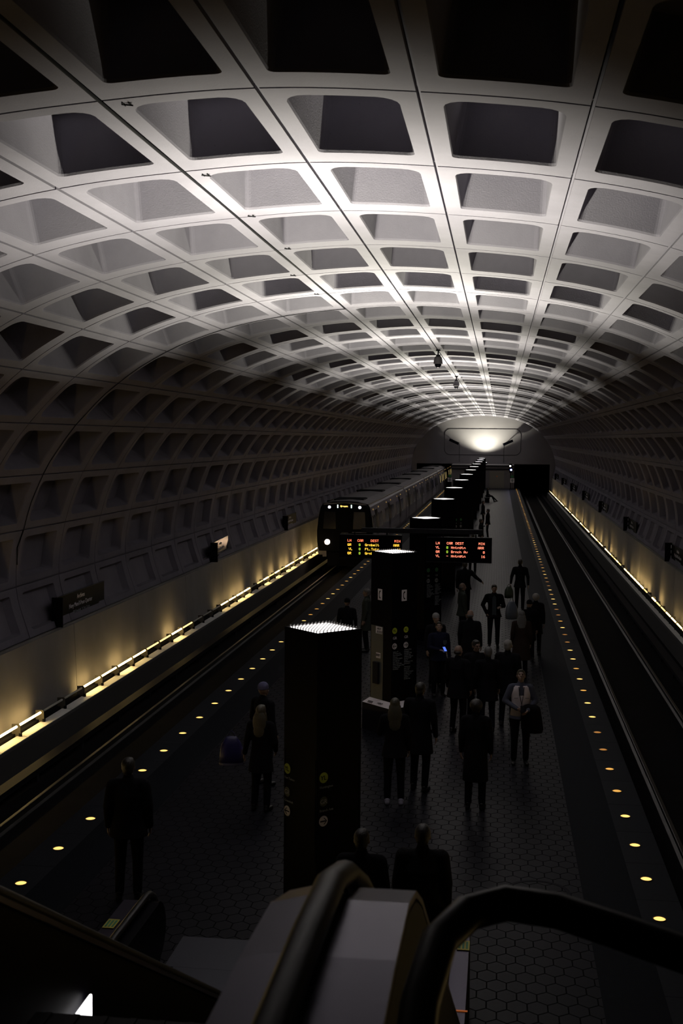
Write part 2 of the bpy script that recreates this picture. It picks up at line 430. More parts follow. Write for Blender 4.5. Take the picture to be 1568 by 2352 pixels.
# ------------------------------------------------------------------ wall trough lights
TUBE = [mat('tube_%d' % i, (.8, .8, .7), .5, emit=(1, .68, .25), estr=e) for i, e in enumerate((21.0, 8.0, 1.8))]
TUBE.append(mat('tube_unlit', (.5, .5, .45), .5))
M_hous = mat('trough_housing', (.5, .46, .36), .6)
def trough_proto(k, right):
    t = empty('trough_light'); s = 1 if right else -1
    m = MB(); m.tube([(s * 8.09, .10, -.40), (s * 8.09, 1.24, -.40)], .026, 10); m.build('lamp_tube', TUBE[k], t, smooth=True)
    m = MB(); m.prism([(s * 8.16, -.65), (s * 8.16, -.58), (s * 8.34, -.58), (s * 8.34, -.65)], 0.01, 1.334, 'xz')  # matt black strip imitating the shadow line between tube and wall
    m.box((min(s * 8.02, s * 8.07), .01, -.65), (max(s * 8.02, s * 8.07), .03, -.56)); m.box((min(s * 8.02, s * 8.07), 1.31, -.65), (max(s * 8.02, s * 8.07), 1.33, -.56))
    p_ = MB(); p_.prism([(s * 7.88, -.65), (s * 7.88, -.635), (s * 8.12, -.625), (s * 8.12, -.65)], .015, 1.329, 'xz'); p_.build('cover_plate', M_ledge, t)
    if right: m.prism([(s * 8.04, -.62), (s * 8.04, -.41), (s * 8.05, -.41), (s * 8.05, -.62)], 0.01, 1.334, 'xz')  # shield plate added on the right to keep tube light off the ledge
    m.build('housing', M_blackmat, t)
    m = MB(); m.prism([(s * 8.04, -.64), (s * 8.05, -.40), (s * 8.08, -.36), (s * 8.24, -.37), (s * 8.24, -.64)], -.005, .005, 'xz'); m.build('divider', mat('divider_metal', (.10, .09, .07), .7), t)
    return t
random.seed(11)
for right in (False, True):
    ps = {}
    nm = 'right' if right else 'left'
    grp = 'trough lights along the foot of the %s wall' % nm
    i = -16
    while 28.4 + 1.344 * (i + 1) < YW - .5:
        y = 28.4 + 1.344 * i
        if not right:
            k = 3 if i in (-1, -2, 8, 9, 10, -8, -9) else {0: 0, 1: 1, 2: 0, 3: 1, 4: 2, 5: 2, 6: 0, 7: 2, 11: 1, 12: 1, 13: 0, 14: 0, 15: 3, 16: 2, 17: 0, 18: 2}.get(i, random.choice([0, 1, 0, 2]))
            if i < -2 and i not in (-8, -9): k = 0
        else:
            k = random.choice([0, 1, 1, 2]) if i % 8 != 7 else 3
        if i < -16: k = 3
        if k not in ps: ps[k] = t = trough_proto(k, right)
        else: t = copy_tree(ps[k])
        t.location = (0, y, 0)
        tag(t, ('lit' if k < 3 else 'unlit') + ' tube light in the trough at the foot of the %s wall' % nm, 'light', grp if k < 3 else grp.replace('trough lights', 'unlit trough lights'))
        i += 1

# ------------------------------------------------------------------ pylons
HD = .46; PT = 3.57
PYL = [13.95, 23.7, 34.0, 44.9, 55.4, 66.0, 76.7, 87.5, 98.3, 109.0, 119.8, 130.6, 141.3]
def diamond(h, z): return [Vector((0, -h, z)), Vector((h, 0, z)), Vector((0, h, z)), Vector((-h, 0, z))]
def uplight(parent, z, wt=None, blend=1.0, cone=None, tilt=0.0, col=None):
    l = bpy.data.lights.new('uplight', 'SPOT'); l.energy = wt or UPLIGHT_W; l.color = col or UPLIGHT_COL; l.spot_size = cone or UPLIGHT_CONE; l.spot_blend = blend; l.shadow_soft_size = .14
    o = bpy.data.objects.new('uplight', l); o.location = (0, 0, z); o.rotation_euler = (PI - math.radians(tilt), 0, 0); link(o, parent)
def pylon_parts(t):
    m = MB()
    m.loft([diamond(HD, 0), diamond(HD, PT), diamond(HD - .03, PT), diamond(HD - .03, 3.36)], False)
    m.build('shaft', M_black, t)
    m = MB(); m.loft([diamond(HD + .012, 0), diamond(HD + .012, .12)], True); m.build('plinth', M_dark, t)
    m = MB(); m.loft([diamond(HD - .035, 3.50), diamond(HD - .035, 3.562), diamond(HD - .16, 3.578), diamond(.04, 3.588)], True); m.build('lamp', M_lampwhite, t)
    m = MB()
    n = 22
    for i in range(n):
        x = -(HD - .05) + 2 * (HD - .05) * (i + .5) / n; L = HD - .035 - abs(x)
        m.box((x - .005, -L, PT - .035), (x + .005, L, PT + .022), M=Matrix.Rotation(0, 4, 'Z'))
    m.build('louver', M_louver, t)
ORD = ['nearest', 'second', 'third', 'fourth', 'fifth', 'sixth', 'seventh', 'eighth', 'ninth', 'tenth', 'eleventh', 'twelfth', 'farthest']
pyl = []
base_children = None
for i, y in enumerate(PYL):
    if i == 0:
        t = empty('light_pylon', (0, y, 0)); pylon_parts(t); base_children = list(t.children)
    else:
        t = empty('light_pylon', (0, y, 0))
        for c in base_children: d = c.copy(); COL.objects.link(d); d.parent = t
    lab = {0: 'black square lighting pylon nearest the escalators, bright louvred top and line signs', 1: 'black lighting pylon with white phone signs, help notices and maps', 2: 'black lighting pylon carrying the crossbar of the arrival boards'}.get(i, 'black lighting pylon with a glowing top, %s along the row from the escalators' % ORD[i])
    tag(t, lab, 'pylon', 'black lighting pylons down the platform centre')
    uplight(t, PT + .04, UPLIGHT_W * {0: .92, 1: 1.1, 2: .8}.get(i, 1.0), 1.0, math.radians({0: 120, 1: 134, 2: 122}.get(i, 126)), {0: 8.5, 1: -6}.get(i, 0), (1.0, .96, .765) if i == 0 else None); pyl.append(t)
R45 = math.radians(45)
def on_face(h, s, right, z, out=.004):
    """point on a pylon face: s metres from the front corner along the face"""
    r = math.sqrt(.5)
    if right: return (s * r + out * r, -h + s * r - out * r, z)
    return (-s * r - out * r, -h + s * r - out * r, z)
def frot(right): return (PI / 2, 0, R45 if right else -R45)
def disc(name, parent, c, r, right, m_, n=28):
    m = MB(); M = Matrix.Rotation(R45 if right else -R45, 3, 'Z')
    ring = lambda rr, d: [Vector(c) + M @ Vector((rr * math.cos(2 * PI * i / n), -d, rr * math.sin(2 * PI * i / n))) for i in range(n)]
    m.loft([ring(r, 0), ring(r, .003)]); return m.build(name, m_, parent)
def arrow(parent, c, r, right, left):
    m = MB(); M = Matrix.Rotation(R45 if right else -R45, 3, 'Z'); sg = -1 if left else 1
    def poly(pts, d0=.004, d1=.006):
        m.loft([[Vector(c) + M @ Vector((sg * x * r, -d0, z * r)) for x, z in pts], [Vector(c) + M @ Vector((sg * x * r, -d1, z * r)) for x, z in pts]])
    poly([(-.75, -.11), (.5, -.11), (.5, .11), (-.75, .11)])
    poly([(.0, .62), (.62, .0), (.82, .0), (.2, .62)]); poly([(.0, -.62), (.62, .0), (.82, .0), (.2, -.62)])
    m.build('arrow', M_blackmat, parent)
def line_sign(t, right, s, z, left_arrow, names, sc_=1.0):
    """stacked line bullets, destinations and direction arrow on one pylon face"""
    pc = lambda ds, zz, o=.004: on_face(HD, s + ds, right, zz, o)
    w_ = .5
    m = MB(); M = Matrix.Rotation(R45 if right else -R45, 3, 'Z')
    disc('line_bullet', t, pc(0, z), .062 * sc_, right, M_yelp)
    text('lettering', 'YL', .075 * sc_, pc(-.045 * sc_ if right else .045 * sc_, z - .026 * sc_, .009), frot(right), M_blackmat, t)
    ds = -.055 * sc_ if right else .055 * sc_
    text('lettering', names[0], .042 * sc_, pc(ds, z - .125 * sc_), frot(right), M_greyprint, t)
    disc('line_bullet', t, pc(0, z - .28 * sc_), .058 * sc_, right, mat('dark_green_disc', (.004, .02, .012), .5))
    text('lettering', 'GR', .075 * sc_, pc(-.05 * sc_ if right else .05 * sc_, z - .306 * sc_, .009), frot(right), M_greyprint, t)
    text('lettering', names[1], .042 * sc_, pc(ds, z - .40 * sc_), frot(right), M_greyprint, t)
    c = pc(0, z - .51 * sc_); disc('arrow_disc', t, c, .062 * sc_, right, M_white); arrow(t, c, .062 * sc_, right, left_arrow)
line_sign(pyl[0], True, .10, 1.885, False, ('Huntington', 'Branch Ave'))
line_sign(pyl[0], False, .575, 1.88, True, ('Fort Totten', 'Greenbelt'))
# sign panel seams on the nearest pylon
for right in (True, False):
    m = MB()
    for s_ in (.02, .63):
        a = on_face(HD, s_, right, 0); m.tube([(a[0], a[1], .9), (a[0], a[1], 2.1)], .004, 6)
    m.build('panel_trim', M_dark, pyl[0])
# second pylon: phones, help notices, directional bullets and station lists
t = pyl[1]
def patch(name, t, h, s0, s1, z0, z1, right, m_, out=.003, th=.003):
    a, b = on_face(h, s0, right, 0, out), on_face(h, s1, right, 0, out); a2, b2 = on_face(h, s0, right, 0, out + th), on_face(h, s1, right, 0, out + th)
    m = MB(); m.loft([[Vector((p[0], p[1], z0)) for p in (a, b, b2, a2)], [Vector((p[0], p[1], z1)) for p in (a, b, b2, a2)]]); return m.build(name, m_, t)
M_mir = mat('grey_panel', (.05, .06, .065), .5)
for right, s0 in ((False, .30), (True, .24)):
    patch('phone_sign', t, HD, s0, s0 + .13, 2.62, 2.84, right, M_white)
    # handset pictogram
    m = MB(); c0 = on_face(HD, s0 + .065, right, 2.73, .008); M = Matrix.Rotation(R45 if right else -R45, 3, 'Z')
    pts = []
    for i in range(9): a = math.radians(110 + 140 * i / 8); pts.append(Vector(c0) + M @ Vector((.03 + .055 * math.cos(a), 0, .075 * math.sin(a))))
    m.tube(pts, [.014, .012, .008, .007, .007, .007, .008, .012, .014], 8); m.build('handset_mark', M_blackmat, t)
patch('side_panel', t, HD, .26, .63, .62, 2.1, False, M_mir, .002)
patch('help_sign', t, HD, .28, .48, 1.95, 2.09, False, M_white, .006)
text('lettering', 'HELP', .055, on_face(HD, .44, False, 2.03, .012), frot(False), M_blackmat, t)
m = MB()
for i in range(5):
    a = on_face(HD, .30 + i * .035, False, 1.96, .011); b = on_face(HD, .285 + i * .035, False, 2.01, .011)
    m.tube([a, b], .006, 6)
m.build('hazard_stripes', M_blackmat, t)
patch('notice', t, HD, .33, .47, 1.46, 1.57, False, M_white, .006)
text('lettering', 'Emergency\nintercom', .026, on_face(HD, .462, False, 1.53, .012), frot(False), M_blackmat, t)
patch('call_box', t, HD, .36, .52, .95, 1.38, False, M_dark, .006, .05)
for right_arrow, s_ in ((False, .07), (True, .36)):
    c = on_face(HD, s_, True, 2.05); disc('line_bullet', t, c, .06, True, M_yelp)
    text('lettering', 'YL', .07, on_face(HD, s_ - .042, True, 2.025, .009), frot(True), M_blackmat, t)
    text('lettering', 'GR', .075, on_face(HD, s_ - .045, True, 1.88, .006), frot(True), M_white, t)
    c = on_face(HD, s_, True, 1.745); disc('arrow_disc', t, c, .06, True, M_white); arrow(t, c, .06, True, not right_arrow)
L1 = ['Gallery Pl', 'Mt Vernon Sq', 'Shaw-Howard U', 'U Street', 'Columbia Heights', 'Georgia Ave', 'Fort Totten', 'West Hyattsville', 'Prince George\'s Plaza', 'College Park', 'Greenbelt']
L2 = ['L\'Enfant Plaza', 'Pentagon', 'Pentagon City', 'Crystal City', 'National Airport', 'Braddock Rd', 'King St', 'Eisenhower Ave', 'Huntington', '', 'Waterfront', 'Navy Yard', 'Anacostia', 'Congress Heights', 'Southern Ave', 'Naylor Rd', 'Suitland', 'Branch Ave']
text('lettering', '\n'.join(L1), .034, on_face(HD, .03, True, 1.62, .006), frot(True), M_greyprint, t)
text('lettering', '\n'.join(L2), .034, on_face(HD, .32, True, 1.64, .006), frot(True), M_greyprint, t)
# sloped, striped collar above the base of the second pylon and its wide base box
m = MB(); m.loft([diamond(HD + .16, .54), diamond(HD + .01, .64)], False); m.build('collar', M_white, t)
text('lettering', 'HELP', .07, (-.30, -.31, .575), (math.radians(32), 0, -R45), M_blackmat, t)
m = MB()
for i in range(5): m.tube([(-.50 + i * .022, -.13 - i * .022, .558), (-.47 + i * .022, -.12 - i * .022, .60)], .006, 6)
m.build('hazard_stripes', M_blackmat, t)
m = MB(); m.loft([diamond(HD + .16, 0), diamond(HD + .16, .54)], True); m.build('base_box', M_dark, t)
# third and further pylons carry the same bullets on their right face
for i in (2, 3, 4):
    t = pyl[i]
    for right_arrow, s_ in ((False, .14), (True, .45)):
        c = on_face(HD, s_, True, 2.12); disc('line_bullet', t, c, .06, True, M_grnp)
        text('lettering', 'GR', .07, on_face(HD, s_ - .045, True, 1.94, .006), frot(True), M_greyprint, t)
        c = on_face(HD, s_, True, 1.82); disc('arrow_disc', t, c, .06, True, M_greyprint); arrow(t, c, .06, True, not right_arrow)
    if i == 2:
        text('lettering', '\n'.join(L1), .034, on_face(HD, .09, True, 1.70, .006), frot(True), M_greyprint, t)
        text('lettering', '\n'.join(L2), .034, on_face(HD, .40, True, 1.70, .006), frot(True), M_greyprint, t)

# ------------------------------------------------------------------ arrival boards on a crossbar
GL = {'A': '7E1111117E', 'B': '7F49494936', 'C': '3E41414122', 'D': '7F4141221C', 'E': '7F49494941', 'F': '7F09090901', 'G': '3E4149497A', 'H': '7F0808087F', 'I': '00417F4100', 'L': '7F40404040', 'M': '7F020C027F', 'N': '7F0408107F', 'R': '7F09192946', 'S': '4649494931', 'T': '01017F0101', 'Y': '0708700807', 'a': '2054545478', 'b': '7F48444438', 'c': '3844444420', 'e': '3854545418', 'g': '0C5252523E', 'h': '7F08040478', 'i': '00447D4000', 'l': '00417F4000', 'n': '7C08040478', 'o': '3844444438', 'r': '7C08040408', 't': '043F444020', 'v': '1C2040201C', 'u': '3C4040207C', 'k': '7F10284400', '0': '3E5149453E', '1': '00427F4000', '6': '3C4A494930', '8': '3649494936', '9': '064949291E', '-': '0808080808', '.': '0060600000', ' ': '0000000000'}
def led(m, s, x, z, d, y, mi=0):
    """dot matrix text, x = left, z = top, d = dot pitch"""
    for ch in s:
        g = GL.get(ch, GL[' ']); cols = [int(g[i * 2:i * 2 + 2], 16) for i in range(5)]
        for ci, c in enumerate(cols):
            for ri in range(7):
                if c >> ri & 1: m.box((x + ci * d, y - .004, z - ri * d - d * .85), (x + ci * d + d * .95, y, z - ri * d), mi)
        x += 6 * d
    return x
E_red = mat('led_red_orange', (.1, .03, .02), .5, emit=(1, .20, .09), estr=2.2)
E_red2 = mat('led_salmon', (.1, .03, .02), .5, emit=(1, .24, .14), estr=2.4)
E_yel = mat('led_yellow', (.1, .08, .01), .5, emit=(1, .55, .05), estr=2.4)
E_grn = mat('led_green', (.05, .1, .01), .5, emit=(.55, .85, .06), estr=1.4)
def board(x0, x1, z0, z1, y, rows, cols, label, tx0, dx):
    t = empty('arrival_board', ((x0 + x1) / 2, y, z0)); cx = (x0 + x1) / 2
    m = MB(); m.box((x0 - cx, 0, 0), (x1 - cx, .22, z1 - z0)); m.build('case', M_black, t, bevel=.015)
    m = MB(); 
    for a, b, c, d_ in ((x0 - cx, x1 - cx, -.004, .018), (x0 - cx, x1 - cx, z1 - z0 - .018, z1 - z0 + .004)): m.box((a, -.012, c), (b, 0, d_))
    m.build('bezel', M_dark, t)
    P = .0098; m = MB()
    H_ = z1 - z0; top = H_ - .13; step = .118
    for r_, row in enumerate(rows):
        z = top - step * r_
        for (s, x, ci) in row: led(m, s, tx0 + x - cx, z, P * dx, -.001, ci)
    m.build('display_text', cols, t)
    for sx in (-.45, .45):
        m = MB(); m.box((sx - .02, .08, H_), (sx + .02, .12, 3.179 - z0)); m.build('hanger', M_black, t)
    tag(t, label, 'display'); return t
cx_ = [0.0, .27, .42, 1.12]
rowsL = [[('LN', 0, 0), ('CAR', .28, 0), ('DEST', .65, 0), ('MIN', 1.31, 0)],
         [('GR', 0, 1), ('8', .315, 2), ('Grnbelt', .49, 1), ('ARR', 1.28, 1)],
         [('YL', .03, 1), ('8', .315, 2), ('Ft.Totn', .49, 1), ('11', 1.38, 1)],
         [('GR', 0, 1), ('8', .315, 2), ('Grnbelt', .49, 1), ('16', 1.38, 1)]]
rowsR = [[('LN', 0, 0), ('CAR', .30, 0), ('DEST', .54, 0), ('MIN', 1.17, 0)],
         [('YL', 0, 0), ('8', .29, 1), ('Hntngtn', .42, 0), ('ARR', 1.15, 0)],
         [('GR', 0, 0), ('8', .29, 1), ('Brnch Av', .42, 0), ('8', 1.29, 0)],
         [('YL', 0, 0), ('-', .29, 0), ('Hntngtn', .42, 0), ('16', 1.24, 0)]]
board(-2.36, -.62, 2.46, 3.12, 33.2, rowsL, [E_red, E_yel, E_grn], 'black arrival board with yellow and red text, left of the crossbar', -2.13, .98)
board(.08, 1.86, 2.41, 3.10, 33.1, rowsR, [E_red2, E_grn], 'black arrival board with salmon red text, right of the crossbar', .33, .98)
t = empty('sign_crossbar', (0, 33.3, 3.18)); tag(t, 'long black crossbar holding both arrival boards in front of a pylon', 'beam')
m = MB(); m.box((-1.75, -.06, .0), (1.6, .08, .13)); m.build('bar', M_dark, t, bevel=.01)
m = MB(); m.box((-.08, .02, .03), (.08, .23, .11)); m.build('bracket', M_dark, t)

# ------------------------------------------------------------------ station name signs on the walls
M_sign = mat('sign_face', (.012, .014, .014), .22)
def name_sign(y0, side, label, l3, tilt=0.0, n=''):
    t = empty('station_sign', (side * 8.56, y0 + 1.8, 1.55)); t.rotation_euler = (0, 0, (-PI / 2 if side > 0 else PI / 2) + tilt)
    # local: faces -y ; x along the wall
    m = MB(); m.box((-1.85, 0, -.33), (1.85, .06, .33)); m.build('face_panel', M_sign, t, bevel=.006)
    m = MB(); m.box((-1.9, -.22 if side < 0 else -.22, -.36), (-1.86, .05, .36)); m.build('end_fin', M_black, t)
    m = MB()
    for k in range(3):
        zc = .22 - .2 * k
        ring = lambda d: [Vector((-1.75 + .05 * math.cos(2 * PI * i / 16), -d, zc + .065 * math.sin(2 * PI * i / 16))) for i in range(16)]
        m.loft([ring(.002), ring(.004)])
    m.build('line_bullet', M_white, t)
    text('lettering', 'Archives', .16, (0, -.003, .13), (PI / 2, 0, 0), M_white, t, 'CENTER')
    text('lettering', "Navy Mem'l-Penn Quarter", .16, (0, -.003, -.06), (PI / 2, 0, 0), M_white, t, 'CENTER')
    text('lettering', l3, .10, (.05, -.003, -.21), (PI / 2, 0, 0), M_greyprint, t, 'CENTER')
    tag(t, label, 'sign')
for k in range(8):
    y = 27.8 + 15.6 * k
    if k < 6:
        ll = ['black station name sign on the left wall nearest the camera', 'black station name sign on the left wall glaring orange from the train headlight', 'black station name sign on the left wall just before the train nose'][k] if k < 3 else 'black station name sign on the left wall, %s from the near end' % ORD[k]
        name_sign(y, -1, ll, 'GR Greenbelt  YL Fort Totten', tilt=(math.radians(3.6) if k == 1 else 0))
    if k >= 1: name_sign(y, 1, 'black station name sign on the right wall, %s from the near end' % ORD[k - 1], 'GR Branch Ave  YL Huntington')

# ------------------------------------------------------------------ end of the platform
t = empty('equipment_room', (0, PY1 + .1, 0)); tag(t, 'low grey equipment room between the tunnel portals at the platform end', 'building')
m = MB(); m.box((-3.6, 0, -1.3), (3.75, 6.2, 2.75)); m.build('body', M_end, t)
m = MB()
for z in (2.2, 2.55): m.box((-3.62, -.08, z), (3.77, 0, z + .14))
m.build('beam', M_dark, t)
m = MB(); m.box((.9, -.05, 0), (2.6, .0, 2.05)); m.build('door', mat('steel_door', (.16, .15, .13), .5), t)
m = MB(); m.box((1.7, -.07, 1.35), (1.82, -.045, 1.5)); m.build('orange_notice', mat('orange_notice', (.6, .15, .02), .6), t)
t = empty('wall_washer', (.25, YW - 2.1, 2.752)); tag(t, 'uplight on the equipment room roof washing the end wall', 'light')
m = MB(); m.box((-.3, -.2, 0), (.3, .2, .2)); m.build('housing', M_black, t)
m = MB(); m.box((-.25, -.15, .2), (.25, .15, .22)); m.build('lamp', M_lampwhite, t)
uplight(t, .27, 8500, .6, math.radians(128))
def end_sign(x, label):
    t = empty('platform_end_sign', (x, PY1 - 1.2, 0)); tag(t, label, 'sign')
    m = MB(); m.cyl((0, 0), .03, 0, 1.9, 10); m.build('post', M_dark, t)
    m = MB(); m.box((-.24, -.04, .75), (.24, -.02, 1.25)); m.build('plate', M_white, t)
    m = MB(); n = 18
    m.loft([[Vector((.14 * math.cos(2 * PI * i / n), -.041, 1.0 + .17 * math.sin(2 * PI * i / n))) for i in range(n)], [Vector((.14 * math.cos(2 * PI * i / n), -.046, 1.0 + .17 * math.sin(2 * PI * i / n))) for i in range(n)]])
    m.build('symbol', M_greyprint, t)
    m = MB(); m.box((-.18, -.04, 1.32), (.18, -.02, 1.6)); m.build('green_plate', M_grnp, t)
end_sign(3.55, 'small white sign post at the far end of the platform, right side')
end_sign(-3.72, 'small white sign post at the far end of the platform, beside the train')
t = empty('track_signal', (3.35, PY1 - .6, 0)); tag(t, 'track signal with a white and a blue lamp at the far platform end', 'signal')
m = MB(); m.cyl((0, 0), .05, 0, 2.9, 10); m.build('post', M_dark, t)
m = MB(); m.box((-.16, -.1, 1.9), (.16, .1, 2.95)); m.build('head', M_black, t)
def lampdisc(t, x, z, r, m_, y=-.12, name='lamp'):
    m = MB(); n = 18
    m.loft([[Vector((x + r * math.cos(2 * PI * i / n), y + .02, z + r * math.sin(2 * PI * i / n))) for i in range(n)], [Vector((x + r * .8 * math.cos(2 * PI * i / n), y, z + r * .8 * math.sin(2 * PI * i / n))) for i in range(n)]])
    return m.build(name, m_, t)
lampdisc(t, -.05, 2.68, .10, mat('signal_white', (.8, .8, .8), .4, emit=(1, .93, .8), estr=6))
lampdisc(t, .05, 2.22, .11, mat('signal_blue', (.2, .2, .8), .4, emit=(.16, .22, 1), estr=16))
for x, s_ in ((-3.3, -1), (2.95, 1)):
    t = empty('wall_speaker', (x, YW, 5.35)); tag(t, 'dark box loudspeaker bracketed on the end wall, %s of the light pool' % ('left' if s_ < 0 else 'right'), 'speaker')
    m = MB(); M = Matrix.Rotation(s_ * math.radians(-24), 4, 'Y') @ Matrix.Rotation(math.radians(10) * s_, 4, 'Z')
    m.box((-.72, -1.1, -.16), (.55, -.8, .16), M=M); m.build('cabinet', M_black, t, bevel=.02)
    m = MB(); m.tube([(s_ * -.4, -.02, -.25), (s_ * -.4, -.9, -.2)], .04, 8); m.tube([(s_ * -.4, -.04, -.2), (s_ * -.4, -.04, -2.4)], .02, 6); m.build('bracket', M_dark, t)

# ------------------------------------------------------------------ cameras hanging from the crown of the vault
for i, (y, lab) in enumerate(((39.1, 'dark domed security camera hanging from the vault crown, the nearer one'), (55.5, 'dark domed security camera hanging from the vault crown, the farther one'))):
    t = empty('security_camera', (0.02, y, 8.64)); tag(t, lab, 'camera', 'security cameras on the vault crown')
    m = MB(); m.cyl((0, 0), .07, -.02, .02, 16); m.cyl((0, 0), .022, -.16, -.02, 10); m.cyl((0, 0), .06, -.20, -.14, 16, r1=.08); m.build('mount', M_black, t)
    m = MB()
    ring = lambda r_, z_: [Vector((r_ * math.cos(2 * PI * k / 20), r_ * math.sin(2 * PI * k / 20), z_)) for k in range(20)]
    m.loft([ring(.03, -.15), ring(.11, -.22), ring(.13, -.27), ring(.145, -.40), ring(.145, -.43), ring(.12, -.44)]); m.build('housing', mat('camera_housing', (.05, .045, .055), .5), t, smooth=False)
    m = MB(); m.loft([ring(.11, -.44), ring(.10, -.49), ring(.07, -.535), ring(.02, -.555)]); m.build('dome', M_black, t, smooth=True)
    m = MB(); m.ell((0, -.075, -.50), (.014, .014, .014)); m.ell((0, -.03, -.553), (.016, .016, .012)); m.build('indicator', mat('indicator', (.8, .8, .8), .3, emit=(1, .75, .75), estr=1.2), t)

# ------------------------------------------------------------------ cable along the vault joint
m = MB()
def cpt(tt, y, d=-.015): p = vp(tt, y, d); return (p.x, p.y, p.z)
pts = [cpt(-1, y, -.005 + .006 * math.sin(y)) for y in [2 + .6 * i for i in range(40)] if y < Y0 + 6 * PITCH]
yy = Y0 + 6 * PITCH
pts += [cpt(-1, yy)]
m.tube(pts, .015, 6)
m.tube([cpt(-1 - .25 * i, yy + .02 * math.sin(i * 2.1)) for i in range(0, 29)], .008, 6)
m.tube([cpt(-8, yy - .0), cpt(-8.3, yy - .15), cpt(-8.6, yy - .02)], .015, 6)
tag(m.build('power_cable', M_blackmat), 'thin black cable following a coffer joint along and across the vault', 'cable')
random.seed(3)
for i, (tt, j) in enumerate(((-.86, .05), (-.86, 1.08), (-.86, 1.97), (-.86, 2.95), (-1.14, 3.95), (-1.14, 4.95))):
    o = MB(); c = vp(tt, Y0 + PITCH * j, -.01)
    o.tube([c + Vector((-.05, 0, 0)), c + Vector((.05, .01, -.01))], .007, 5); o.tube([c + Vector((-.03, -.05, 0)), c + Vector((-.03, .05, 0))], .006, 5); o.tube([c + Vector((.02, -.04, 0)), c + Vector((.03, .04, 0))], .006, 5)
    tag(o.build('cable_clip', M_blackmat), 'small black wire clip on a vault rib beside the long cable', 'clip', 'wire clips beside the vault cable')
# ------------------------------------------------------------------ train
TX = -5.95; TY = 62.5
tr = empty('metro_train', (TX, TY, 0)); tag(tr, 'silver metro train with black front arriving on the left track', 'train')
M_body = mat('train_body', (.20, .19, .23), .42, metal=.55, var=.1, vscale=1.2)
M_roof = mat('train_roof', (.17, .16, .175), .7, var=.12, vscale=1)
M_glass = mat('train_glass', (.01, .01, .014), .12)
M_front = mat('train_front', (.003, .004, .006), .3, spec=.06)
M_glint = mat('window_glint', (.1, .1, .05), .4, emit=(1, .75, .3), estr=.55)  # weak glow imitating warm reflections on the far cars' windows
def sect(y, k=1.0, zt=0.0):
    pr = [(-1.42, -.15), (-1.48, .35), (-1.485, .95), (-1.42, 1.6), (-1.30, 2.18), (-1.20, 2.34), (-.7, 2.45), (0, 2.49), (.7, 2.45), (1.20, 2.34), (1.30, 2.18), (1.42, 1.6), (1.485, .95), (1.48, .35), (1.42, -.15)]
    return [Vector((a * k, y, b + zt * (b > 1.5))) for a, b in pr]
LC = 22.6
for c in range(6):
    y0 = c * 23.0
    m = MB(); m.loft([sect(y0 + .12), sect(y0 + LC)], True)
    # horizontal corrugation on the lower side
    for i in range(7):
        z = .12 + .085 * i; m.box((1.478, y0 + .5, z), (1.492, y0 + LC - .4, z + .03))
    body = m.build('car_body', M_body, tr)
    m = MB()
    n = 5
    top = lambda y, d: [Vector((a, y, b + d)) for a, b in ((-1.19, 2.345), (-.7, 2.455), (0, 2.495), (.7, 2.455), (1.19, 2.345))]
    r0, r1 = top(y0 + .2, .006), top(y0 + LC - .05, .006)
    m.add(r0 + r1, [(i, i + 1, n + i + 1, n + i) for i in range(n - 1)]); m.build('roof', M_roof, tr)
    m = MB(); m.box((1.20, y0 + .2, 2.31), (1.27, y0 + LC - .05, 2.36)); m.build('gutter', mat('train_gutter', (.45, .42, .44), .35, metal=.6), tr)
    for yu in (2.0, 12.5):
        m = MB()
        m.box((-.85, y0 + yu, 2.40), (.75, y0 + yu + 1.9, 2.52))
        for q in range(4): m.box((-.8, y0 + yu + .15 + q * .45, 2.52), (.7, y0 + yu + .4 + q * .45, 2.535), 1)
        m.build('roof_vent', [M_dark, M_blackmat], tr)
    for k, yd in enumerate((2.6, 10.1, 17.6)):
        d = MB(); 
        d.prism([(1.440, .02), (1.49, .35), (1.495, .95), (1.432, 1.6), (1.36, 1.95), (1.30, 1.95), (1.36, 1.6), (1.40, .95), (1.40, .02)], y0 + yd - .65, y0 + yd + .65, 'xz')
        dd = d.build('door', M_front, tr)
        d = MB(); d.box((1.485, y0 + yd - .012, .05), (1.5, y0 + yd + .012, 1.0)); d.build('door_seam', M_body, dd)
        # windows either side
        for off in (-2.6, -1.9, -1.2, 1.2, 1.9, 2.6):
            yw = y0 + yd + off
            if yw < y0 + .7 or yw > y0 + LC - .6: continue
            w_ = MB(); w_.prism([(1.497, .90), (1.488, 1.05), (1.433, 1.6), (1.40, 1.72), (1.36, 1.72), (1.36, .90)], yw - .16, yw + .16, 'xz')
            w_.build('window', M_glint if c >= 3 and off in (-1.9, 1.2) else M_glass, tr)
        for off in (-1.0, 1.0):
            w_ = MB(); w_.box((1.34, y0 + yd + off * 1.4 - .04, 1.98), (1.375, y0 + yd + off * 1.4 + .04, 2.06)); w_.build('side_marker', mat('marker_dim', (.2, .15, .05), .5, emit=(1, .6, .2), estr=.25), tr)
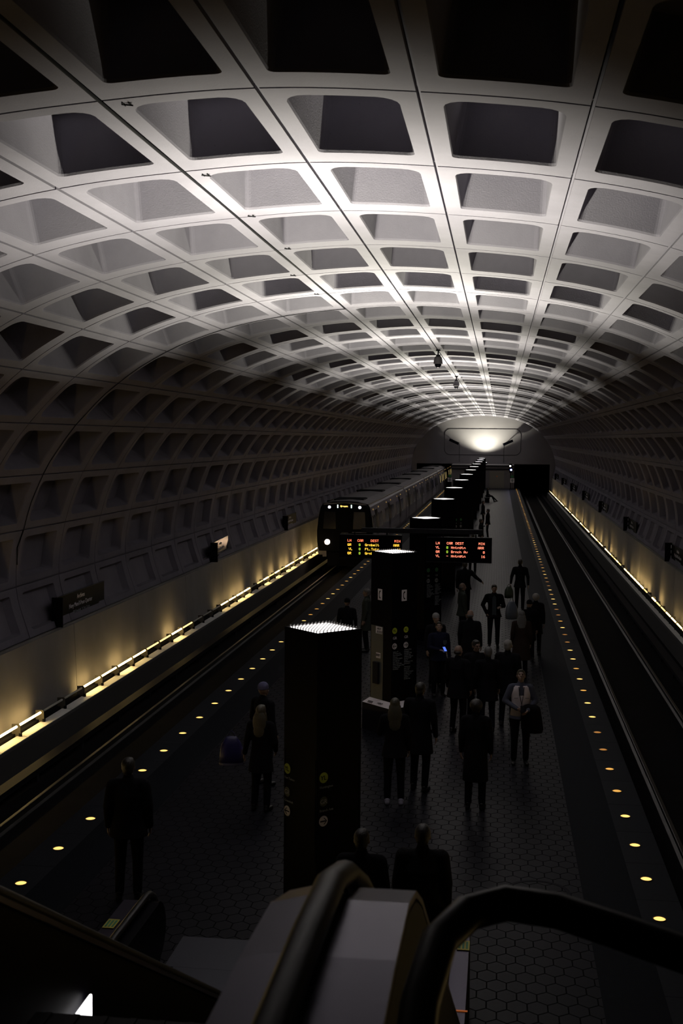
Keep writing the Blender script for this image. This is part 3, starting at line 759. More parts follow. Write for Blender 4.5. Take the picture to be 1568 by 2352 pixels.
# front of the first car
def fsect(y, kx, zk):
    return [Vector((p.x * kx, y, .9 + (p.z - .9) * zk)) for p in sect(0)]
m = MB(); m.loft([fsect(-.16, .93, .95), fsect(-.08, .975, .985), fsect(.14, 1.002, 1.004)], True); nose = m.build('cab_front', M_front, tr, smooth=False)
m = MB(); m.loft([fsect(.02, 1.006, 1.008), fsect(.18, 1.012, 1.012)], False); m.build('cab_frame', M_body, tr)
m = MB(); m.prism([(-1.0, 2.405), (0, 2.455), (1.0, 2.405), (1.15, 2.33), (1.1, 2.30), (0, 2.40), (-1.1, 2.30), (-1.15, 2.33)], -.17, -.1, 'xz'); m.build('brow', mat('train_brow', (.12, .115, .13), .5), tr)
M_wh = mat('front_lamp_white', (.9, .9, .9), .4, emit=(1, .95, 1), estr=7)
for x in (-.80, .80): lampdisc(tr, x, 2.19, .072, M_wh, -.19, 'marker_lamp')
for x in (-.36, .36):
    m = MB(); m.box((x - .028, -.19, 2.15), (x + .028, -.165, 2.32)); m.build('running_light', mat('pill_green_white', (.8, .9, .8), .4, emit=(.75, 1, .85), estr=2.2), tr, bevel=.01)
m = MB(); m.box((-.24, -.178, 2.17), (.2, -.165, 2.32)); m.build('destination_box', M_blackmat, tr)
m = MB(); led(m, 'Green', -.215, 2.29, .0132, -.18); m.build('destination_text', mat('led_dest', (.1, .08, .01), .5, emit=(1, .55, .12), estr=5), tr)
m = MB(); led(m, 'Green', -.215, 2.29, .0132, -.18)
lampdisc(tr, -.90, .36, .14, mat('headlight_glass', (.9, .9, .9), .3, emit=(1, .66, .42), estr=40), -.19, 'headlight')
lampdisc(tr, -1.18, .44, .09, M_blackmat, -.17, 'spare_lamp'); 
m = MB(); m.prism([(.45, 1.05), (1.12, 1.05), (1.06, 1.95), (.48, 1.95)], -.175, -.15, 'xz'); m.build('windscreen', mat('cab_glass', (.02, .022, .035), .15), tr)
m = MB(); m.prism([(-1.12, 1.05), (-.45, 1.05), (-.48, 1.95), (-1.06, 1.95)], -.175, -.15, 'xz'); m.build('windscreen', M_glass, tr)
m = MB(); m.prism([(-.33, .1), (.33, .1), (.31, 1.98), (-.31, 1.98)], -.178, -.15, 'xz'); m.build('cab_door', M_front, tr)
m = MB(); m.box((.4, -.20, .86), (1.15, -.16, .90)); m.build('grab_rail', M_body, tr)
# the M on its plate
em = MB(); z0 = .42; 
for a, b in (((-.13, z0), (-.09, z0 + .42)),): pass
em.box((-.16, -.184, z0 - .04), (.20, -.180, z0 + .46)); em.build('logo_plate', mat('logo_plate', (.05, .055, .06), .5), tr)
em = MB()
em.prism([(-.13, z0), (-.13, z0 + .42), (-.04, z0 + .42), (.02, z0 + .2), (.08, z0 + .42), (.17, z0 + .42), (.17, z0), (.11, z0), (.11, z0 + .27), (.04, z0), (.0, z0), (-.07, z0 + .27), (-.07, z0)], -.189, -.184, 'xz'); em.build('logo_letter', mat('logo_black', (.004, .004, .006), .5), tr)
text('lettering', 'metro', .12, (-.16, -.18, z0 - .16), (PI / 2, 0, 0), mat('metro_print', (.06, .06, .07), .6), tr)
m = MB(); m.prism([(-1.42, -.15), (-1.35, -.32), (-1.15, -.32), (-1.15, -.42), (-.95, -.42), (-.95, -.05), (-1.44, .12)], -.12, .3, 'xz'); m.build('skirt', M_body, tr)
m = MB(); m.box((-.9, -.05, -.9), (.9, .3, -.2)); m.box((-.2, -.5, -.55), (.2, 0, -.3)); m.build('coupler', M_blackmat, tr)
for c in range(6):
    for yb in (3.6, 18.6):
        m = MB(); m.box((-1.1, c * 23 + yb - 1.3, -1.05), (1.1, c * 23 + yb + 1.3, -.3))
        for dy in (-.95, .95):
            for sx in (-.75, .75):
                n = 16; m.loft([[Vector((sx + d, c * 23 + yb + dy + .38 * math.cos(2 * PI * i / n), -.76 + .38 * math.sin(2 * PI * i / n))) for i in range(n)] for d in (-.06, .06)])
        m.build('bogie', M_blackmat, tr)

# ------------------------------------------------------------------ escalators, mezzanine
CR, BOT = 3.3, 9.72
def epath(dz=0.0, y_start=-3.0, y_end=12.1):
    pts = [(y_start, 4.6), (2.7, 4.6), (3.1, 4.58), (3.4, 4.50), (3.7, 4.36)]
    y, z = 3.7, 4.36
    k = .5774
    while z - .9 > .25: y += .5; z -= .5 * k; pts.append((y, z))
    pts += [(y + (z - .9) / k - .2, 1.0), (y + (z - .9) / k + .15, .91), (y + (z - .9) / k + .5, .9), (y_end, .9)]
    return [(a, b + dz) for a, b in pts]
def sweep(m, outline, path, mi=0):
    """outline in (x, dz) swept along path of (y, z)"""
    m.loft([[Vector((x, y, z + dz)) for x, dz in outline] for y, z in path], True, mi)
def escalator(x0, x1, label, outer_right):
    """x0/x1: inner faces of the two balustrades"""
    t = empty('escalator', ((x0 + x1) / 2, 12, 0)); tag(t, label, 'escalator')
    cx = (x0 + x1) / 2
    P = epath(); newel = [(12.1, .9), (12.25, .87), (12.36, .78), (12.42, .62), (12.40, .48)]
    for side, xi, ww in ((-1, x0, .26 if outer_right else .40), (1, x1, .37 if outer_right else .26)):
        s = side
        X = lambda d: xi + s * d - cx
        # balustrade wall
        b = MB(); sweep(b, [(X(0), -1.3), (X(.02), -.02), (X(ww), -.02), (X(ww), -1.3)], [(y - 0, z) for y, z in P])
        n = 10; c = [(12.1 + .33 * math.sin(math.radians(a)), .55 + .33 * math.cos(math.radians(a))) for a in range(0, 181, 20)]
        b.loft([[Vector((X(.04), y, z)) for y, z in c], [Vector((X(ww - .04), y, z)) for y, z in c]], True)
        bo = b.build('balustrade', M_black, t)
        for ch in (bo,): ch.location = (0, -12, 0)
        d = MB(); sweep(d, [(X(.0), -.045), (X(.0), -.02), (X(.12), .012), (X(.12), -.03)], P[:-1]); o = d.build('inner_deck', M_steel, t, smooth=False); o.location = (0, -12, 0)
        d = MB(); sweep(d, [(X(.205), -.03), (X(.205), .0), (X(ww), .0), (X(ww), -.03)], P); o = d.build('outer_deck', M_steel, t); o.location = (0, -12, 0)
        hr = MB(); ho = [(X(.163) + .042 * math.cos(2 * PI * i / 12), .045 + .035 * math.sin(2 * PI * i / 12)) for i in range(12)]
        pth = P[:-1] + [(12.1, .9)]
        rings = [[Vector((x, y, z + dz)) for x, dz in ho] for y, z in pth]
        for a in range(20, 181, 20):
            a_ = math.radians(a)
            rings.append([Vector((x, 12.1 + (.36 + dz) * math.sin(a_), .54 + (.36 + dz) * math.cos(a_))) for x, dz in ho])
        hr.loft(rings); o = hr.build('handrail', M_rubber, t, smooth=True); o.location = (0, -12, 0)
    # steps
    W = (x1 - x0) / 2 - .02
    y = 3.9; z = 3.62; i = 0
    while z > .1:
        b = MB(); b.box((-W, y - .02, z - .21), (W, y + .36, z))
        for g in range(10): xx = -W + (2 * W) * (g + .5) / 10; b.box((xx - .012, y, z), (xx + .012, y + .35, z + .008))
        o = b.build('step', M_dark, t); o.location = (0, -12, 0); y += .364; z -= .21
    b = MB(); b.box((-W, 11.5, 0), (W, 13.3, .02)); b.box((-W - .1, 12.5, 0), (W + .1, 13.3, .021)); o = b.build('landing_plate', mat('landing_plate', (.035, .037, .055), .4, metal=.5), t); o.location = (0, -12, 0)
    b = MB(); b.box((-W, -1, 3.66), (W, 3.9, 3.70)); o = b.build('landing_plate', M_dark, t); o.location = (0, -12, 0)
    return t
es_r = escalator(.30, 1.44, 'right escalator descending from the mezzanine, its steel deck in the foreground', True)
es_l = escalator(-1.44, -.30, 'left escalator descending from the mezzanine, dark behind the central divider', False)
# stickers on the lower newel decks
M_stick = mat('yellow_sticker', (.35, .32, .03), .6)
def sticker(parent, x, y, z, label):
    m = MB(); m.box((-.06, -.11, 0), (.06, .11, .004)); o = m.build('warning_sticker', M_stick, parent); o.location = (x - parent.location.x, y - parent.location.y, z)
    for q in range(3): 
        b = MB(); b.box((-.045 + .035 * q, -.08, .004), (-.025 + .035 * q, .08, .006)); bb = b.build('sticker_figure', M_grnp, o)
sticker(es_r, 1.755, 11.45, .905, '')
sticker(es_l, -1.77, 11.45, .905, '')
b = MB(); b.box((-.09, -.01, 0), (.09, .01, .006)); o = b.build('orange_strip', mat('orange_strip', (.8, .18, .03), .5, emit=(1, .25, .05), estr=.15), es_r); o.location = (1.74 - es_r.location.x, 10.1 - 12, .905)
# glow patches imitating reflections of the pylon lamp on the central divider
M_refl = mat('reflection_glow', (.8, .8, .8), .4, emit=(1, .96, .98), estr=2.6)
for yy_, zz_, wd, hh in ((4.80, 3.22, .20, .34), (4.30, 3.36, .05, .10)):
    b = MB(); b.box((0, -wd / 2, -hh / 2), (.012, wd / 2, hh / 2)); o = b.build('painted_reflection', M_refl, es_r, bevel=.004); o.location = (.305 - es_r.location.x, yy_ - 12, zz_)
# mezzanine floor right and left of the escalators, and the solid front below
m = MB()
m.box((1.86, YA, 3.35), (9.0, 2.3, 3.7)); m.box((-9.0, YA, 3.35), (-1.86, 2.3, 3.7)); m.box((-1.86, YA, 3.35), (1.86, -3, 3.66))
tag(m.build('mezzanine_slab', M_dark), 'dark mezzanine floor slab at the head of the escalators', 'floor', kind='structure')
rp = [(1.875, 1.3, 3.72), (1.875, 1.5, 4.15), (1.87, 1.8, 4.40), (1.87, 2.15, 4.52), (1.88, 2.45, 4.62), (1.91, 2.66, 4.67), (1.97, 2.78, 4.69), (2.06, 2.83, 4.70), (2.18, 2.80, 4.70), (2.32, 2.72, 4.69), (2.5, 2.60, 4.68), (2.75, 2.44, 4.67), (3.1, 2.28, 4.66), (3.6, 2.20, 4.66), (5, 2.18, 4.66), (8.2, 2.18, 4.66)]
t = empty('mezzanine_railing', (3.5, 2.2, 3.7)); tag(t, 'black round railing curving right from the escalator deck', 'railing')
m = MB(); m.tube([(a - 3.5, b_ - 2.2, c - 3.7) for a, b_, c in rp], .042, 14); m.build('top_rail', M_rubber, t, smooth=True)
for x, y in ((3.4, 2.24), (5, 2.18), (6.6, 2.18), (8.0, 2.18)):
    m = MB(); m.cyl((x - 3.5, y - 2.2), .025, 0, .93, 10); m.build('post', M_dark, t)
t = empty('mezzanine_railing', (-5, 2.2, 3.7)); tag(t, 'straight dark railing of the mezzanine left of the escalators', 'railing')
m = MB(); m.tube([(-3.2, 0, .95), (3.1, 0, .95)], .042, 12); m.build('top_rail', M_rubber, t, smooth=True)
for x in (-3, -1, 1, 3):
    m = MB(); m.cyl((x, 0), .025, 0, .93, 10); m.build('post', M_dark, t)

# round cover in the floor
m = MB(); n = 40
ring = lambda r_, z_: [Vector((2.6 + r_ * math.cos(2 * PI * i / n), 15.35 + r_ * math.sin(2 * PI * i / n), z_)) for i in range(n)]
m.loft([ring(.42, .0), ring(.42, .004), ring(.37, .004), ring(.37, .0)], False)
tag(m.build('floor_cover_ring', M_dark), 'round dark access cover ring in the tiles right of the escalator foot', 'cover')

#PEOPLE#
# ------------------------------------------------------------------ people
SKIN = {'light': mat('skin_light', (.17, .11, .09), .55), 'dark': mat('skin_dark', (.07, .04, .03), .55)}
def cloth(name, c): return mat('cloth_' + name, c, .9, bump=.3, bscale=90, spec=.1)
C_black = cloth('black', (.004, .004, .006)); C_navy = cloth('navy', (.006, .007, .02)); C_char = cloth('charcoal', (.008, .008, .009)); C_brown = cloth('brown', (.02, .013, .011))
C_olive = cloth('grey_green', (.028, .034, .03)); C_white = cloth('white', (.42, .38, .40)); C_stripe = cloth('striped', (.05, .055, .08)); C_blue = cloth('blue', (.012, .012, .06)); C_jean = cloth('denim', (.008, .011, .018)); C_shirt = cloth('grey_shirt', (.04, .05, .06))
H_grey = mat('hair_grey', (.07, .07, .075), .6, bump=.5, bscale=60); H_white = mat('hair_white', (.16, .155, .15), .6, bump=.5, bscale=60); H_dark = mat('hair_dark', (.008, .007, .006), .5, bump=.5, bscale=60); H_blond = mat('hair_blond', (.05, .043, .028), .5, bump=.6, bscale=60); H_brown = mat('hair_brown', (.03, .028, .018), .5, bump=.6, bscale=60)
S_white = mat('shoe_white', (.30, .29, .36), .6); S_black = mat('shoe_black', (.005, .005, .006), .4); M_lens = mat('eye_dark', (.01, .01, .01), .2)
def remesh(m, vox, name, mats, parent, sm=4, clampz=None):
    me = m.mesh('tmp', mats[0]); o = bpy.data.objects.new('tmp', me); COL.objects.link(o)
    r = o.modifiers.new('r', 'REMESH'); r.mode = 'VOXEL'; r.voxel_size = vox; r.use_smooth_shade = True
    q = o.modifiers.new('s', 'SMOOTH'); q.factor = .5; q.iterations = sm
    out = dg_mesh(o, name); bpy.data.objects.remove(o); bpy.data.meshes.remove(me)
    out.materials.clear()
    for x in mats: out.materials.append(x)
    if clampz is not None:
        for v in out.vertices: v.co.z = max(v.co.z, clampz)
    out.polygons.foreach_set('use_smooth', [True] * len(out.polygons))
    o = bpy.data.objects.new(name, out); link(o, parent); return o
def loft_e(m, rings, n=22):
    """rings of (z, cx, cy, rx, ry)"""
    m.loft([[Vector((cx + rx * math.cos(2 * PI * i / n), cy + ry * math.sin(2 * PI * i / n), z)) for i in range(n)] for z, cx, cy, rx, ry in rings])
def hand(m, w_, d, palm, fat=1.0, curl=.5):
    """five fingered hand from wrist w_, pointing along d, palm normal palm"""
    d = Vector(d).normalized(); palm = Vector(palm); palm = (palm - d * palm.dot(d)).normalized(); sd = d.cross(palm).normalized()
    w_ = Vector(w_)
    for q in (-.026, -.009, .009, .026): m.cap(w_ + sd * q * .7 + d * .01, w_ + sd * q + d * .082, .017, .0135, 8)
    for q, L in ((-.031, .062), (-.0105, .075), (.0105, .08), (.031, .07)):
        a = w_ + sd * q + d * .085; c1 = curl * .6; c2 = curl * 1.3
        b = a + (d * math.cos(c1) + palm * math.sin(c1)) * L * .55; c = b + (d * math.cos(c2) + palm * math.sin(c2)) * L * .45
        m.cap(a, b, .0088 * fat, .0082 * fat, 8); m.cap(b, c, .0082 * fat, .0068 * fat, 8)
    a = w_ + sd * .03 + d * .03; b = a + sd * .026 + d * .030 + palm * .012; c = b + sd * .004 + d * .032 + palm * .012
    m.cap(a, b, .012 * fat, .0102 * fat, 8); m.cap(b, c, .0102 * fat, .008 * fat, 8)
HANG_L = ((.235, .02, 1.14), (.25, -.05, .89)); 
def person(loc, rz, h, label, top=C_black, hem=.82, legs=C_black, shoes=S_black, hair=H_dark, hairstyle='short', skin='light', near=True, fem=False,
           arm_l=None, arm_r=None, stance=.0, turn=0.0, nod=0.0, lean=0.0, flare=.03, hat=None, bulk=1.0, group=None, kneel=None, extra=None, face=False, seated=False):
    """local frame: facing -y, left hand at +x, built at 1.75 m and scaled"""
    k = h / 1.75; t = empty('person', loc, rz); t.scale = (k, k, k)
    vox = .0085 if near else .014; fat = 1.0 if near else 1.45
    sw = .170 if fem else .188
    arm_l = arm_l or ((sw + .055, .03, 1.15), (sw + .065, -.04, .90)); arm_r = arm_r or ((-sw - .055, .03, 1.15), (-sw - .065, -.04, .90))
    if seated:
        hipz = .50; lift = -.43
        hips = [(.095, .05, .52), (-.095, .05, .52)]; knees = [(.12, -.40, .53), (-.12, -.40, .53)]; ank = [(.13, -.80, .14), (-.10, -.62, .09)]
    else:
        lift = 0
        hips = [(.092, 0, .93), (-.092, 0, .93)]
        ank = [(.11, .02 - stance, .085), (-.11, .02 + stance, .085)]
        knees = [(.105, -.03 - stance * .75, .50), (-.105, -.03 + stance * .2, .50)]
    A = Matrix.Translation((0, 0, 1.0 + lift)) @ Matrix.Rotation(-lean, 4, 'X') @ Matrix.Translation((0, 0, -1.0))
    up = lambda p: A @ Vector(p)
    HT = A @ Matrix.Translation((0, .01, 1.53)) @ Matrix.Rotation(turn, 4, 'Z') @ Matrix.Rotation(nod, 4, 'X') @ Matrix.Translation((0, -.01, -1.53))
    hp = lambda p: HT @ Vector(p)
    HR = HT.to_3x3()
    # body
    m = MB()
    for c, r in (((0, .01, .96), (.155, .105, .12)), ((0, 0, 1.12), (.13, .09, .16)), ((0, .005, 1.30), (.16, .105, .18))): m.ell(up(c), r, n=16)
    for x in (-1, 1): m.cap(up((0, .01, 1.42)), up((x * (sw - .02), .015, 1.425)), .07, .052)
    m.cap(up((0, .02, 1.42)), up((0, .008, 1.56)), .058, .052)
    for hp_, kn, an in zip(hips, knees, ank):
        m.cap(hp_, kn, .086, .056); m.cap(kn, an, .055, .038); m.cap((an[0], an[1], .05), (an[0] * 1.15, an[1] - .10, .035), .03, .022)
    for x, (el, wr) in ((1, arm_l), (-1, arm_r)):
        S = up((x * sw, .015, 1.42)); E = up(el); Wp = up(wr)
        m.cap(S, E, .047, .038); m.cap(E, Wp, .037, .025)
        d = (Wp - E).normalized(); pal = Vector((-x, 0, 0)) if abs(d.z) > .5 else Vector((0, 0, -1)) if abs(d.z) < .2 else Vector((-x, .2, .5))
        hand(m, Wp, d, pal, fat, .6)
    # head
    m.ell(hp((0, .012, 1.655)), (.074, .092, .095), HR, 20); m.ell(hp((0, -.022, 1.605)), (.057, .066, .083), HR, 18)
    m.ell(hp((0, -.062, 1.548)), (.026, .022, .019), HR, 12)
    m.cap(hp((0, -.084, 1.648)), hp((0, -.104, 1.608)), .009, .0145, 10); m.cap(hp((-.03, -.079, 1.663)), hp((.03, -.079, 1.663)), .012, .012, 10)
    m.cap(hp((-.017, -.083, 1.576)), hp((.017, -.083, 1.576)), .0075, .0075, 8); m.cap(hp((-.015, -.082, 1.565)), hp((.015, -.082, 1.565)), .0075, .0075, 8)
    for x in (-1, 1): m.ell(hp((x * .076, .012, 1.628)), (.010, .019, .031), HR, 10); m.ell(hp((x * .04, -.062, 1.615)), (.022, .02, .022), HR, 10)
    remesh(m, vox, 'body', [SKIN[skin]], t, 3 if near else 2)
    if near or face:
        m = MB()
        for x in (-1, 1): m.ell(hp((x * .031, -.083, 1.638)), (.012, .007, .006), HR, 10)
        m.build('eyes', M_lens, t)
    # trousers
    m = MB()
    if seated: m.ell((0, .06, .55), (.175, .15, .12), n=18)
    else: loft_e(m, [(1.06, 0, .005, .13 * bulk, .10 * bulk), (1.0, 0, .005, .155 * bulk, .115 * bulk), (.92, 0, .01, .172 * bulk, .125 * bulk), (.84, 0, .01, .165 * bulk, .115 * bulk)])
    for hp_, kn, an in zip(hips, knees, ank): m.cap(hp_, kn, .098, .070); m.cap(kn, (an[0], an[1], an[2] + .02), .068, .056)
    remesh(m, max(vox, .011), 'trousers', [legs], t, 3)
    # top garment
    b = bulk; m = MB(); q = .018
    rings = [(1.505, 0, .01, .062, .06), (1.48, 0, .012, .10, .075), (1.45, 0, .012, sw * .93, .09), (1.40, 0, .008, sw + .012, .112), (1.30, 0, .003, .178 * b, .130 * b), (1.18, 0, .0, .160 * b, .125 * b), (1.06, 0, .0, .162 * b, .126 * b), (.95, 0, .004, .182 * b, .140 * b)]
    if seated: hem = .93
    zz = .95
    if hem < .95: rings += [((.95 + hem) / 2, 0, .006, .184 * b + flare * .5, .142 * b + flare * .5), (hem, 0, .008, .186 * b + flare, .145 * b + flare)]
    n = 24
    m.loft([[up((cx + rx * math.cos(2 * PI * i / n), cy + ry * math.sin(2 * PI * i / n), z)) if z > .9 or seated else Vector((cx + rx * math.cos(2 * PI * i / n), cy + ry * math.sin(2 * PI * i / n), z)) + (up((0, 0, .95)) - Vector((0, 0, .95 + lift))) for i in range(n)] for z, cx, cy, rx, ry in rings])
    m.cap(up((-sw + .02, .015, 1.435)), up((sw - .02, .015, 1.435)), .066, .066)
    for x, (el, wr) in ((1, arm_l), (-1, arm_r)):
        S = up((x * (sw + .004), .015, 1.42)); E = up(el); Wp = up(wr); Wc = E.lerp(Wp, .97)
        m.cap(S, E, .070 * b, .057 * b); m.cap(E, Wc, .053 * b, .040 * b)
    m.cap(up((0, .03, 1.47)), up((0, .02, 1.515)), .074, .066)
    tp = remesh(m, max(vox, .011), 'coat' if hem < .7 else 'jacket', [top], t, 3)
    # shoes
    for (x, y, z) in ank:
        m = MB(); m.cap((x, y + .035, max(z - .05, .03)), (x * 1.18, y - .145, max(z - .05, .03) * .9), .042, .036); m.cap((x, y + .02, z), (x, y + .01, z - .02), .046, .046)
        sh = remesh(m, .011, 'shoe', [shoes], t, 2, clampz=0.0)
    # hair or hat
    m = MB()
    if hairstyle in ('short', 'long', 'bun', 'curly'):
        m.ell(hp((0, .022, 1.672)), (.083, .097, .093), HR, 20); m.ell(hp((0, .05, 1.62)), (.07, .065, .08), HR, 16); m.ell(hp((0, -.035, 1.725)), (.058, .045, .025), HR, 14)
        if hairstyle == 'long':
            for x in (-1, 1): m.cap(hp((x * .07, .02, 1.62)), up((x * .09, -.01, 1.40)), .028, .030)
            m.ell(up((0, .085, 1.48)), (.12, .05, .20), n=16); m.ell(up((0, .10, 1.34)), (.10, .04, .14), n=16)
        if hairstyle == 'curly':
            m.ell(hp((0, .03, 1.665)), (.105, .11, .10), HR, 18)
    elif hairstyle == 'bald':
        m.ell(hp((0, .042, 1.615)), (.079, .072, .05), HR, 18)
    if hairstyle != 'hat': remesh(m, .009 if near else .013, 'hair', [hair], t, 2)
    if hat:
        m = MB(); m.ell(hp((0, .014, 1.695)), (.086, .102, .085), HR, 20); m.ell(hp((0, .014, 1.665)), (.090, .106, .03), HR, 18)
        remesh(m, .01, 'knit_hat', [hat], t, 2)
    tag(t, label, 'person', group)
    if extra: extra(t, hp, up)
    return t
def bag(name, loc, rz, w_, d_, h_, m_, label, cat, handle=True, trim=None):
    t = empty(name, loc, rz); n = 20; m = MB(); random.seed(int(abs(loc[0]) * 100))
    rings = []
    for z, kx, ky in ((0, .72, .8), (.03, .95, 1), (.35, 1, 1.05), (.7, .86, .8), (.92, .55, .45), (1.0, .40, .22)):
        rings.append([Vector((w_ / 2 * kx * abs(math.cos(a)) ** .7 * (1 if math.cos(a) >= 0 else -1) * (1 + random.uniform(-.06, .06)), d_ / 2 * ky * abs(math.sin(a)) ** .7 * (1 if math.sin(a) >= 0 else -1), z * h_)) for a in [2 * PI * i / n for i in range(n)]])
    m.loft(rings); m.build('bag_body', m_, t, smooth=True)
    if handle:
        m = MB(); m.tube([(-w_ * .15, 0, h_ * .97), (-w_ * .1, 0, h_ * 1.12), (0, 0, h_ * 1.2), (w_ * .1, 0, h_ * 1.12), (w_ * .15, 0, h_ * .97)], .008, 6); m.build('handle', m_, t)
    if trim:
        m = MB(); m.loft([[p * 1.02 for p in rings[1]], [Vector((p.x * 1.03, p.y * 1.03, .05)) for p in rings[1]]], False); m.build('trim', trim, t)
    tag(t, label, cat); return t
LH = lambda p, rz, k, loc: None
def world_of(loc, rz, h, p):
    k = h / 1.75; c, s_ = math.cos(rz), math.sin(rz); x, y, z = p[0] * k, p[1] * k, p[2] * k
    return (loc[0] + c * x - s_ * y, loc[1] + s_ * x + c * y, loc[2] + z)

# nearest platform, left of the first pylon
person((-2.5, 14.35, 0), PI + .15, 1.80, 'person in black seen from behind, standing alone at lower left', hem=.80, bulk=1.12, legs=C_black, hairstyle='short')
person((-1.57, 18.15, 0), PI - .2, 1.66, 'person with long fair hair and black coat left of the nearest pylon', hem=.66, fem=True, hair=H_blond, hairstyle='long', arm_r=((-.25, .02, 1.16), (-.20, -.14, .98)), arm_l=((.23, .05, 1.16), (.30, -.02, .92)))
person((-1.80, 19.5, 0), PI * .8, 1.72, 'person in pale blue knit hat behind the long haired person', hem=.72, hairstyle='hat', hat=cloth('pale_blue_knit', (.09, .09, .16)))
bag('shopping_bag', (-2.12, 18.5, .60), .2, .38, .20, .46, mat('blue_plastic', (.012, .010, .07), .4), 'blue plastic shopping bag hanging beside the fair haired person', 'bag', trim=mat('bag_trim', (.08, .08, .13), .5))
# behind the second pylon on the left
person((-1.85, 31.0, 0), PI, 1.62, 'person in dark hood left of the phone pylon, nearer the train', hem=.7, near=False, hairstyle='hat', hat=C_black)
person((-1.50, 32.4, 0), -PI / 2, 1.72, 'person with greying hair and green grey coat just left of the phone pylon', top=C_olive, hem=.6, near=False, hair=H_grey)
# right of the second pylon
person((.62, 28.0, 0), .5, 1.72, 'person in whitish knit hat beside the phone pylon', near=False, hairstyle='hat', hat=cloth('whitish_knit', (.16, .16, .17)), hem=.7, group=None)
def crest(t, hp, up):
    m = MB(); c = [up((.10 + .045 * x, -.142 - .0 * x, 1.28 + .06 * z)) for x, z in ((-1, 1), (1, 1), (1, -.2), (0, -1), (-1, -.2))]
    m.loft([c, [p + Vector((0, -.004, 0)) for p in c]]); m.build('crest', C_shirt, t)
person((.74, 27.0, 0), .35, 1.68, 'person in navy jacket with a crest looking at a lit phone', top=C_navy, hem=.85, near=True, nod=-.35, turn=-.3, arm_r=((-.24, -.02, 1.16), (-.06, -.27, 1.14)), face=True, extra=crest)
t = empty('mobile_phone', world_of((.74, 27.0, 0), .35, 1.68, (.03, -.36, 1.17)), .5); t.rotation_euler = (-.9, 0, .5)
m = MB(); m.box((-.035, -.004, -.07), (.035, .004, .07)); m.build('case', M_black, t, bevel=.003)
m = MB(); m.box((-.031, .0042, -.064), (.031, .0052, .064)); m.box((-.031, -.0052, -.064), (.031, -.0042, .064)); m.build('screen', mat('phone_screen', (.1, .1, .3), .3, emit=(.12, .25, 1.0), estr=.8), t)
tag(t, 'phone with a glowing blue screen held by the person with the crest', 'phone')
person((.96, 39.6, 0), PI, 1.78, 'person in black jacket from behind, arm held out to the right under the arrival board', near=False, arm_r=((-.36, -.06, 1.24), (-.52, -.18, 1.10)), bulk=1.1, hem=.85)
person((1.05, 34.2, 0), PI / 2 + .3, 1.72, 'older person with bald crown in grey green jacket beside the arrival board pylon', top=C_olive, hair=H_grey, hairstyle='bald', near=False, hem=.8)
person((1.40, 28.6, 0), PI - .2, 1.75, 'balding person in black overcoat seen from behind, left of the person facing us', hair=H_grey, hairstyle='bald', near=False, hem=.55, bulk=1.12)
person((1.94, 33.7, 0), .05, 1.75, 'person standing alone facing the camera, open dark jacket and grey shirt', near=False, face=True, hem=.85, bulk=1.06, arm_l=((.27, -.01, 1.16), (.16, -.22, 1.16)), arm_r=((-.31, .05, 1.18), (-.20, -.03, .94)),
       extra=lambda t, hp, up: MB().prism([(-.06, .86), (.06, .86), (.05, 1.4), (.0, 1.47), (-.05, 1.4)], -.150, -.13, 'xz').build('shirt_front', C_shirt, t))
bag('carrier_bag', (2.42, 33.40, .84), .3, .34, .18, .50, mat('pale_plastic', (.075, .09, .12), .35), 'pale blue carrier bag on the forearm of the person facing the camera', 'bag')
person((2.78, 41.0, 0), PI - .1, 1.76, 'dark silhouetted person walking away carrying a green bag', near=False, stance=.10, hem=.8, arm_l=((.28, .03, 1.15), (.31, -.06, .92)), arm_r=((-.27, .05, 1.15), (-.28, .06, .90)))
bag('green_bag', (2.41, 40.9, .44), .2, .30, .16, .40, mat('green_plastic', (.022, .035, .022), .5), 'small green carrier bag held by the person walking away', 'bag')
person((3.06, 32.7, 0), PI - .1, 1.66, 'white haired person in black coat near the right platform edge', hair=H_white, hairstyle='curly', near=False, hem=.6, fem=True)
person((2.86, 31.7, 0), PI + .2, 1.60, 'person in black hat directly before the white haired one', near=False, hairstyle='hat', hat=C_black, hem=.6)
person((2.62, 29.3, 0), PI + .05, 1.66, 'person with long grey hair and long brown coat seen from behind', top=C_brown, hem=.50, hair=H_grey, hairstyle='long', near=True, bulk=1.1, fem=True, flare=.05)
